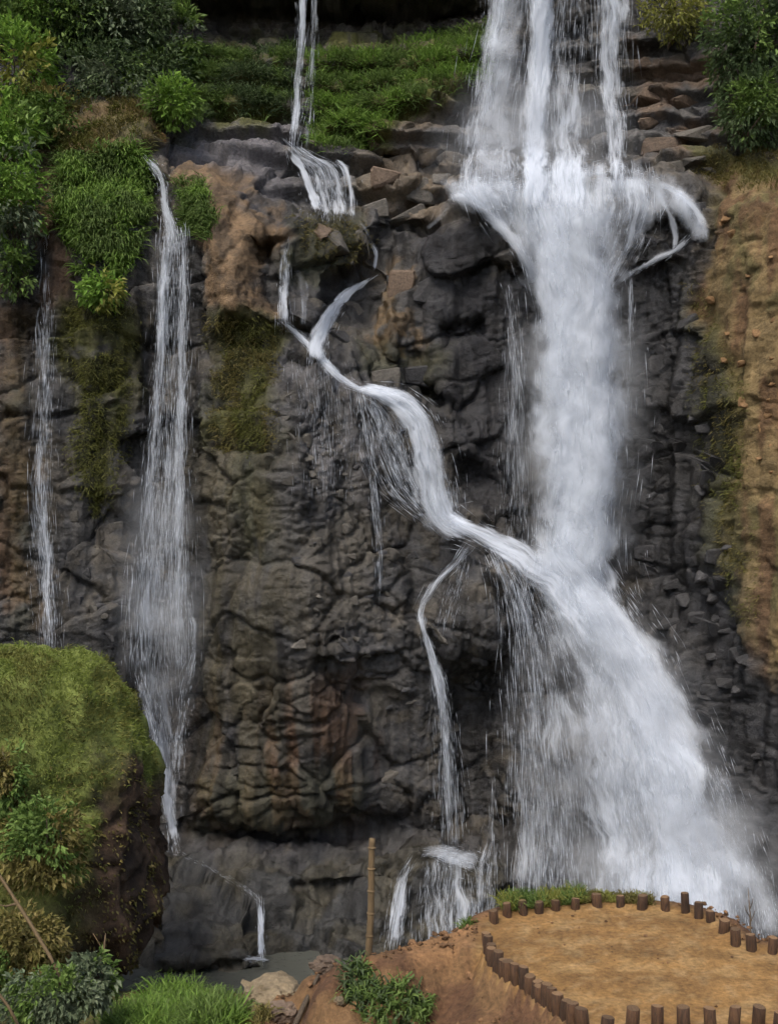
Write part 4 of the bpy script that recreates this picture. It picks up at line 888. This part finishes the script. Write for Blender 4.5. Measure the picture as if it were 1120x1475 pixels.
# grass and moss growing on the cliff: nobody could count it
cliff_grass('grass', 'bright grass band on the ledge under the dark overhang', [(445, 80), (560, 74), (640, 55), (705, 40), (700, 112), (640, 135), (570, 165), (530, 215), (450, 210)], 14000, .50, .032, 'mid', 1, pal2='bright', clump=.36)
cliff_grass('grass', 'dim grass on the bank left of the thin upper thread', [(255, 75), (425, 72), (425, 170), (330, 165), (250, 175)], 12000, .50, .03, 'dark', 2, pal2='mid', clump=.36)
cliff_grass('moss', 'hanging moss strip between the two left waterfalls', [(95, 440), (190, 440), (192, 560), (170, 700), (140, 740), (105, 690)], 5000, .22, .02, 'moss', 3, 14, .95, updir=0)
cliff_grass('moss', 'hanging moss patch below the brown mound', [(300, 460), (395, 470), (392, 640), (345, 660), (305, 640)], 5000, .22, .02, 'moss', 4, 14, .95, pal2='olive', updir=0)
cliff_grass('grass', 'dry olive grass on the bank above the left waterfall', [(60, 150), (215, 145), (232, 200), (180, 230), (100, 260)], 4500, .30, .025, 'olive', 5, 14, .7, pal2='moss')
cliff_grass('moss', 'thin moss over the square block in the middle cascade', [(412, 310), (525, 312), (540, 350), (520, 380), (430, 370)], 1500, .16, .02, 'olive', 6, 8, .9, updir=.2)
cliff_grass('grass', 'short olive turf along the brow of the ochre slope', [(985, 232), (1060, 205), (1200, 200), (1200, 262), (1040, 272)], 4000, .20, .022, 'olive', 7, 10, .7)
cliff_grass('moss', 'mossy fringe down the edge of the ochre slope', [(1000, 420), (1060, 560), (1090, 900), (1040, 820), (1010, 600)], 3000, .18, .02, 'olive', 8, 26, .9, updir=0, pal2='moss')
cliff_grass('grass', 'lush hanging grass beside the top of the left waterfall', [(88, 235), (195, 215), (214, 250), (208, 330), (175, 400), (110, 390), (85, 310)], 9000, .65, .04, 'bright', 9, 12, .9, pal2='mid', clump=.36)
cliff_grass('grass', 'small grass tuft right of the left waterfall top', [(255, 262), (292, 268), (312, 310), (300, 345), (268, 335)], 1800, .45, .032, 'mid', 10, 8, .85, pal2='bright', clump=.3)

cd = lambda px, py, r: float(cliffD(px, py)) - r
trees = [
 ('shrub', 'leafy bush filling the top left corner', 40, 8, 78, 55, 1.0, 'mid', 3400, .24, 1, 'bright'),
 ('shrub', 'grey-green bush in shade near the top, right of the corner bush', 175, 28, 82, 62, .8, 'dark', 3600, .25, 2, 'grey'),
 ('shrub', 'dark bush between the corner bush and the shaded grey-green one', 112, 30, 56, 56, .7, 'dark', 2600, .24, 14, 'mid'),
 ('shrub', 'yellow-green broad-leaved bush on the left edge near the top', 22, 105, 62, 75, 1.5, 'bright', 2300, .30, 3, 'yellow'),
 ('shrub', 'upright dark bush with a pale tip beside the cave mouth', 258, 55, 36, 66, .8, 'mid', 2200, .22, 4, 'grey'),
 ('shrub', 'low dark bush in the shaded hollow above the brown bank', 150, 112, 84, 46, .7, 'dark', 3200, .22, 5, 'grey'),
 ('shrub', 'mid green bush in the hollow below the upright cave-mouth bush', 225, 105, 56, 52, .7, 'mid', 2400, .22, 15, 'dark'),
 ('shrub', 'olive bush on the crest of the bank at the left', 70, 170, 60, 42, .8, 'olive', 1800, .22, 6, 'mid'),
 ('shrub', 'tall grey-green bush hugging the left edge above the faint waterfall', 12, 290, 56, 95, 1.2, 'grey', 3400, .22, 7, 'bright'),
 ('shrub', 'light green bush at the left edge above the tall grey-green bush', 14, 200, 48, 46, 1.2, 'bright', 1500, .28, 16, 'mid'),
 ('shrub', 'drooping blue-green bush at the foot of the shaded grass bank', 245, 148, 42, 36, .6, 'mid', 1700, .22, 8, 'bright'),
 ('shrub', 'small bright yellow-green bush at the bottom of the hanging grass', 147, 418, 32, 28, .6, 'bright', 800, .24, 9, 'yellow'),
 ('shrub', 'dense dark creeper covering the top right corner', 1082, 60, 62, 92, .9, 'dark', 4600, .22, 10, 'mid'),
 ('shrub', 'dark green bush under the corner creeper above the ochre slope', 1085, 158, 52, 56, .9, 'dark', 2800, .20, 11, 'mid'),
 ('shrub', 'sparse yellow-green bush hanging over the brown slabs at the top', 972, 20, 52, 38, .6, 'moss', 1500, .20, 12, 'yellow'),
 ('shrub', 'thin green weeds beside the faint waterfall at the left edge', 16, 385, 36, 46, .7, 'grey', 900, .20, 13, 'mid'),
]
for (nm, lb, px, py, rx, ry, fo, pal, n, lf, sd, p2_) in trees:
    shrub(nm, lb, px, py, rx * 1.08, ry * 1.08, cd(px, py, fo), pal, n, lf, .42, sd, .43, pal2=p2_)

# grass cap and bushes of the boulder
rg = np.random.default_rng(77)
w_ = sstep(1170, 1020, bpy_ + 220 * (nb - .5)) * (bq2[:, 1] < BD + .8) + 0.6 * sstep(160, 70, bpx + 100 * (nb - .5)) * sstep(1400, 1200, bpy_) * (bq2[:, 1] < BD)
ar = np.repeat(rs + .1, nth); w_ = w_ * ar
idx = rg.choice(len(bq2), 24000, p=w_ / w_.sum()); b_ = bq2[idx] + rg.normal(0, .035, (24000, 3)); cl = pick('yellow', 24000, rg) * np.array([.82, .98, .9])
ky = fbm(b_ * 1.4, 3, 71) > .5; cl[ky] = pick('moss', int(ky.sum()), rg) * 1.2
gc_ = foliage(boulder, 'grass_cap', *blades(b_, bn[idx] * .7 + np.array([0, -.1, .5]) + rg.normal(0, .35, (24000, 3)), .16 * (.5 + rg.random(24000)), np.full(24000, .022), cl, rg, .85))
w_ = sstep(1060, 1160, bpy_) * (bq2[:, 1] < BD) * sstep(.42, .56, fbm(bq2 * 1.2, 3, 72)); idx = rg.choice(len(bq2), 3500, p=w_ / w_.sum())
cr_ = foliage(boulder, 'creeper', *leaves(bq2[idx], bn[idx] + rg.normal(0, .6, (3500, 3)) + np.array([0, 0, -.4]), .10 * (.5 + rg.random(3500)), .06 * np.ones(3500), pick('olive', 3500, rg), rg))
for o_ in (gc_, cr_): o_.parent = boulder_rock; o_.location = (0, 0, 0)
FR = [
 ('leafy bush growing from the face of the boulder', 60, 1220, 70, 75, 24.4, 'mid', 3600, .15, 21, 'olive'),
 ('olive weeds at the left edge against the boulder', 12, 1120, 30, 60, 25.0, 'mid', 1300, .14, 22, 'olive'),
 ('dark bush below the boulder at the left edge', 30, 1370, 80, 62, 21.0, 'mid', 4200, .13, 23, 'olive'),
 ('pale-leaved bush in the bottom left corner', 70, 1440, 75, 50, 18.6, 'mid', 4600, .105, 24, 'grey'),
 ('light green weed with broad leaves under the boulder', 135, 1415, 42, 46, 19.5, 'mid', 1600, .13, 25, 'grey'),
]
for lb, px, py, rx, ry, D, pal, n, lf, sd, p2_ in FR:
    shrub('shrub', lb, px, py, rx, ry, D, pal, n, lf, .5, sd, .42, pal2=p2_)

def grass_clump(label, pixs, n, hgt, wid, pal, seed, pal2=None, name='grass_clump', sag=.6):
    """tufts on the ground at the given pixel centres (x, y of the foot, radius in pixels)"""
    rg = np.random.default_rng(seed + 8000); bs = []
    for (px, py, rpx) in pixs:
        Yv = gz_(px, py); cx0 = (px - 560) * Yv / F; k = max(8, int(n * rpx / sum(p[2] for p in pixs)))
        an = rg.random(k) * 2 * np.pi; rr0 = np.sqrt(rg.random(k)) * rpx * Yv / F
        x = cx0 + rr0 * np.cos(an); y = Yv + rr0 * np.sin(an); bs.append(np.stack([x, y, groundZ(x, y) - .02], 1))
    b = np.concatenate(bs); m = len(b); root = empty(name, b.mean(0)); c = pick(pal, m, rg)
    if pal2: kx = fbm(b * 2.2, 2, seed) > .5; c[kx] = pick(pal2, int(kx.sum()), rg)
    ctr = b.mean(0); d = np.array([0, 0, 1.0]) + rg.normal(0, .38, (m, 3)) * [1, 1, .3]
    foliage(root, 'blades', *blades(b, d, hgt * (.5 + .8 * rg.random(m)), wid * (.6 + .8 * rg.random(m)), c, rg, sag))
    return tag(root, label, 'grass')
grass_clump('bright green grass mound at the bottom, right of the boulder', [(215, 1478, 60), (270, 1470, 60), (250, 1450, 45), (310, 1482, 40), (200, 1500, 50)], 6500, .75, .022, 'bright', 1, 'mid')
grass_clump('green weeds growing on the earth slope below the bamboo pole', [(520, 1440, 22), (545, 1450, 25), (575, 1455, 24), (510, 1415, 14), (600, 1470, 18)], 1100, .34, .03, 'mid', 2, 'dark', 'weed_clump', .8)
def rim_grass(label, x0, x1, n, hgt, pal, seed, pal2):
    rg = np.random.default_rng(seed + 8500); fx = np.array(far_xy); x = rg.uniform(x0, x1, n); y = np.interp(x, fx[:, 0], fx[:, 1]) + .10 + .34 * rg.random(n)
    b = np.stack([x, y, groundZ(x, y) - .02], 1); root = empty('grass_clump', b.mean(0)); c = pick(pal, n, rg); k = fbm(b * 4, 2, seed) > .5; c[k] = pick(pal2, int(k.sum()), rg)
    hh = hgt * (.4 + .8 * rg.random(n)) * (.5 + fbm(b * 3, 2, seed + 1))
    foliage(root, 'blades', *blades(b, np.array([0, 0, 1.]) + rg.normal(0, .4, (n, 3)) * [1, 1, .2], hh, .013 * np.ones(n), c, rg, .6)); return tag(root, label, 'grass')
rim_grass('green grass tuft behind the far left corner of the terrace', 1.75, 3.0, 3000, .34, 'mid', 3, 'yellow')
rim_grass('low dry grass behind the middle of the terrace\'s far posts', 3.0, 4.1, 1800, .20, 'olive', 4, 'yellow')
grass_clump('little grass tuft on the crest left of the terrace', [(660, 1336, 10), (672, 1334, 8)], 260, .20, .014, 'mid', 5)
grass_clump('small dark weeds at the left foot of the earth slope', [(350, 1480, 18), (380, 1470, 12)], 400, .28, .025, 'olive', 6, 'dry', 'weed_clump')

# dry stems
stick('bare_stem', 'long bare slanting stem at the left edge below the boulder', [(-20, 1232, 20), (10, 1278, 19.9), (40, 1325, 19.7), (72, 1378, 19.5), (88, 1410, 19.4)], [.028, .03, .032, .034, .034], M_BAMBOO,
      [[(25, 1302, 19.8), (8, 1306, 19.7), (-8, 1302, 19.6)]])
stick('bare_stem', 'second slanting stem in the bottom left corner', [(-15, 1415, 17), (12, 1450, 16.9), (34, 1492, 16.8)], [.022, .024, .026], M_BAMBOO)
stick('dead_twig', 'pale upright twig at the foot of the boulder', [(150, 1410, 20.5), (149, 1375, 20.6), (152, 1345, 20.7)], [.03, .026, .012], M_BAMBOO, [[(149, 1370, 20.6), (140, 1355, 20.5), (134, 1345, 20.5)]])
xs, ys = onT(1080, 1362); ys += .3
stick('plant_stem', 'thin dark weed stem standing behind the terrace posts at right', [(1081, 1356, ys), (1080, 1320, ys), (1077, 1280, ys)], [.012, .01, .004], M_BARK,
      [[(1080, 1330, ys), (1085, 1318, ys), (1087, 1312, ys)], [(1080, 1322, ys), (1074, 1312, ys), (1072, 1304, ys)], [(1079, 1312, ys), (1083, 1300, ys), (1084, 1294, ys)]])

# ------------------------------------------------------------------ single stones and slabs standing proud of the cliff, loose stones
import bmesh
def stone_mesh(seed, box, n=13, blocky=.6):
    rg = np.random.default_rng(seed); bm = bmesh.new()
    p = rg.random((n, 3)) * 2 - 1; p = np.sign(p) * np.abs(p) ** blocky
    for a in p: bm.verts.new(tuple(a * np.array(box)))
    r_ = bmesh.ops.convex_hull(bm, input=bm.verts)
    bmesh.ops.delete(bm, geom=[g for g in bm.verts if not g.link_faces], context='VERTS')
    bmesh.ops.bevel(bm, geom=list(bm.edges), offset=0.035 * min(box) / .3, segments=1, affect='EDGES', profile=.6)
    me = bpy.data.meshes.new('stone'); bm.to_mesh(me); bm.free(); return me
SM = {}
for kind_, mat_ in M_STONE.items():
    SM[kind_] = []
    for k in range(6):
        me = stone_mesh(600 + k + len(kind_) * 10, (1, .6, .6), 12 + k); me.materials.append(mat_); SM[kind_].append(me)
def put_stone(px, py, wpx, hpx, kind_, rg, proud=.25, parent=cliff):
    D = float(cliffD(px, py, False)); p = P(px, py, D); w = wpx * D / F * .5; h = hpx * D / F * .5
    o = bpy.data.objects.new('stone', SM[kind_][int(rg.integers(6))]); scene.collection.objects.link(o)
    o.scale = (w, w * .9, h / .6); o.location = (p[0], p[1] + w * .54 - proud * w, p[2]); o.rotation_euler = (rg.normal(0, .12), rg.normal(0, .16), rg.normal(0, .3)); o.parent = parent
    return o
rs_ = np.random.default_rng(99)
# named slabs: layered brown blocks by the top of the great fall, blocks of the middle wall
for s_ in [(935, 90, 46, 22, 'brown'), (985, 105, 58, 26, 'brown'), (940, 135, 50, 26, 'brown'), (1000, 150, 70, 30, 'brown'), (950, 175, 60, 24, 'brown'), (1010, 190, 66, 26, 'grey'), (962, 206, 62, 30, 'brown'), (1020, 222, 60, 22, 'grey'),
           (975, 238, 40, 22, 'grey'), (1005, 300, 34, 24, 'dark'), (1030, 245, 44, 18, 'grey'),
           (560, 200, 60, 30, 'brown'), (650, 205, 40, 30, 'grey'), (560, 262, 64, 40, 'brown'), (605, 275, 50, 44, 'grey'), (640, 255, 34, 26, 'grey'), (545, 300, 40, 30, 'grey'), (590, 310, 56, 28, 'grey'), 
           (578, 420, 40, 70, 'brown'), (620, 420, 50, 50, 'dark'), (665, 400, 56, 60, 'dark'), (610, 540, 60, 40, 'dark'), (560, 545, 46, 34, 'grey'), (690, 350, 80, 50, 'dark'), 
           (475, 345, 60, 44, 'grey'), (450, 330, 50, 30, 'brown'), (510, 340, 36, 34, 'grey'), (505, 450, 50, 40, 'grey'), (490, 490, 46, 36, 'dark'), (230, 195, 30, 26, 'ochre'),
           (935, 350, 50, 40, 'dark'), (905, 370, 40, 30, 'dark'), (210, 370, 30, 50, 'dark'), (205, 335, 34, 26, 'grey')]:
    put_stone(s_[0], s_[1], s_[2] * 1.15, s_[3], s_[4], rs_, .07)
def scatter(poly, n, lo, hi, kinds, proud=.18, flat=.62):
    xs_, ys_ = [p[0] for p in poly], [p[1] for p in poly]; c = 0
    while c < n:
        x = rs_.uniform(min(xs_), max(xs_)); y = rs_.uniform(min(ys_), max(ys_))
        if poly_sd(np.array(x), np.array(y), poly) > 0: continue
        w = rs_.uniform(lo, hi) ; put_stone(x, y, w, w * rs_.uniform(flat * .7, flat * 1.3), str(rs_.choice(kinds)), rs_, proud); c += 1
scatter([(405, 560), (500, 600), (560, 760), (560, 980), (430, 960), (400, 760)], 50, 14, 30, ['grey', 'grey', 'dark'], .08)
scatter([(915, 430), (1000, 440), (1040, 650), (1075, 960), (1110, 1100), (1040, 1080), (990, 960), (915, 800)], 45, 18, 44, ['dark'], .10)
scatter([(550, 760), (640, 780), (700, 940), (640, 1100), (560, 1150), (540, 900)], 18, 18, 38, ['dark', 'grey'], .08)
scatter([(90, 740), (190, 740), (180, 930), (90, 930)], 14, 16, 34, ['dark', 'grey'], .08)
scatter([(1020, 300), (1120, 290), (1120, 700), (1060, 700), (1020, 450)], 24, 10, 24, ['ochre'], .06)

def loose(label, px, py, w, h, kind_, seed, name='rock'):
    Yv = gz_(px, py); x = (px - 560) * Yv / F; bm = bmesh.new(); bmesh.ops.create_icosphere(bm, subdivisions=4, radius=1.0)
    v = np.array([tuple(a.co) for a in bm.verts]); g1_, g2_, gi, gt = worley(v * 1.3 + seed, seed); h1_, h2_, hi, ht = worley(v * 3.4 + seed, seed + 1)
    v = np.sign(v) * np.abs(v) ** .8 * (1 + .28 * (gi - .5) + .22 * gt + .08 * ht + .06 * (sstep(0, .12, g2_ - g1_) - 1) + .12 * (fbm(v * 4 + seed, 4, seed) - .5))[:, None] * np.array([w / 2, w * .42, h / 2])
    for a, c in zip(bm.verts, v): a.co = c
    me = bpy.data.meshes.new(name); bm.to_mesh(me); bm.free(); me.materials.append(M_STONE[kind_]); o = bpy.data.objects.new(name, me); scene.collection.objects.link(o)
    o.location = (x, Yv + w * .1, float(groundZ(x, Yv)) + h * .16); return tag(o, label, 'rock')
loose('pale brown flat rock at the foot of the slope by the pool', 390, 1425, 1.05, .75, 'pale', 801)
loose('small white stone on the slope left of the green weeds', 488, 1452, .13, .11, 'pale', 802)
loose('brown rock on the slope above the dead stick', 470, 1398, .42, .26, 'brown', 803)
loose('reddish rock at the bottom edge left of the dead stick', 405, 1470, .5, .3, 'brown', 804)

# crumbled earth on the mound: clods too many to count
rc = np.random.default_rng(321); n_ = 2600
cx0 = rc.uniform(-3.6, 5.6, n_ * 3); cy0 = rc.uniform(12.4, 18.5, n_ * 3)
dd_ = poly_sd(cx0, cy0, terr); keep = ((dd_ > .14) | ((dd_ < -.1) & (rc.random(n_ * 3) < .10))) & (rc.random(n_ * 3) < .15 + sstep(.42, .6, fbm(np.stack([cx0, cy0, 0 * cx0], 1) * 1.2, 3, 5)))
cx0, cy0 = cx0[keep][:n_], cy0[keep][:n_]; n_ = len(cx0)
rr0 = (.010 + .055 * rc.random(n_) ** 4) * np.where(poly_sd(cx0, cy0, terr) < 0, .5, 1); dirs = np.array([(1, 0, 0), (-1, 0, 0), (0, 1, 0), (0, -1, 0), (0, 0, 1), (0, 0, -1), (.6, .6, .5), (-.6, .6, .5), (.6, -.6, .5), (-.6, -.6, .5)], float)
tri = np.array([(4, 6, 7), (4, 8, 6), (4, 9, 8), (4, 7, 9), (0, 6, 8), (2, 7, 6), (1, 9, 7), (3, 8, 9), (0, 2, 6), (2, 1, 7), (1, 3, 9), (3, 0, 8)])
vv = dirs[None] * rr0[:, None, None] * rc.uniform(.65, 1.3, (n_, 10, 1)) * rc.uniform(.7, 1.4, (n_, 1, 3)) + np.stack([cx0, cy0, groundZ(cx0, cy0) + rr0 * .25], 1)[:, None]
cc = np.repeat((np.array([.14, .078, .038]) * rc.uniform(.5, 1.5, (n_, 1))), 10, 0)
tag(mesh_np('earth_clods', vv.reshape(-1, 3), (tri[None] + (np.arange(n_) * 10)[:, None, None]).reshape(-1, 3), M_SOIL, smooth=False, col=cc), 'crumbled earth clods strewn over the mound', None, None, 'stuff')

# ------------------------------------------------------------------ drifting spray
def mist_material(name, dens):
    m, nt, b = new_mat(name); L = nt.links; nt.nodes.remove(b)
    tc = N(nt, 'ShaderNodeTexCoord'); ln = N(nt, 'ShaderNodeVectorMath', operation='LENGTH'); L.new(tc.outputs['Object'], ln.inputs[0])
    fo = N(nt, 'ShaderNodeMapRange', interpolation_type='SMOOTHSTEP', **{'From Min': 1.0, 'From Max': 0.1, 'To Min': 0.0, 'To Max': dens}); L.new(ln.outputs['Value'], fo.inputs['Value'])
    geo = N(nt, 'ShaderNodeNewGeometry'); n = N(nt, 'ShaderNodeTexNoise', Scale=0.55, Detail=3.0, Roughness=0.6); L.new(geo.outputs['Position'], n.inputs['Vector'])
    nr = N(nt, 'ShaderNodeMapRange', **{'From Min': 0.36, 'From Max': 0.62}); L.new(n.outputs['Fac'], nr.inputs['Value'])
    mu = N(nt, 'ShaderNodeMath', operation='MULTIPLY'); L.new(fo.outputs[0], mu.inputs[0]); L.new(nr.outputs[0], mu.inputs[1])
    pv = N(nt, 'ShaderNodeVolumePrincipled', Color=(0.93, 0.96, 1.0, 1), Anisotropy=0.0); L.new(mu.outputs[0], pv.inputs['Density'])
    L.new(pv.outputs[0], nt.nodes['Material Output'].inputs['Volume']); return m
def mist(label, px, py, D, rx, ry, rz, dens, tilt=0):
    bm = bmesh.new(); bmesh.ops.create_icosphere(bm, subdivisions=3, radius=1.0); me = bpy.data.meshes.new('mist'); bm.to_mesh(me); bm.free()
    me.materials.append(mist_material('mist', dens)); o = bpy.data.objects.new('mist', me); scene.collection.objects.link(o)
    o.location = P(px, py, D); o.scale = (rx * D / F, rz, ry * D / F); o.rotation_euler = (0, R(tilt), 0)
    return tag(o, label, None, None, 'stuff')
mist('soft spray cloud hanging round the plunge of the great waterfall', 832, 600, 38.3, 125, 320, 1.5, 1.15)
mist('soft spray rising over the lower fan of the great waterfall', 905, 1120, 34.6, 185, 330, 1.7, 0.55, -20)
mist('faint spray round the upper curtain of the great waterfall', 770, 215, 40.2, 180, 150, 1.3, 0.6)
mist('faint spray at the lower half of the left waterfall', 232, 860, 36.3, 90, 260, .9, 0.5)
mist('pale spray at the foot of the great waterfall behind the terrace', 985, 1260, 33.8, 200, 170, 1.7, 1.3)
scene.cycles.volume_step_rate = 2.0; scene.cycles.volume_max_steps = 48
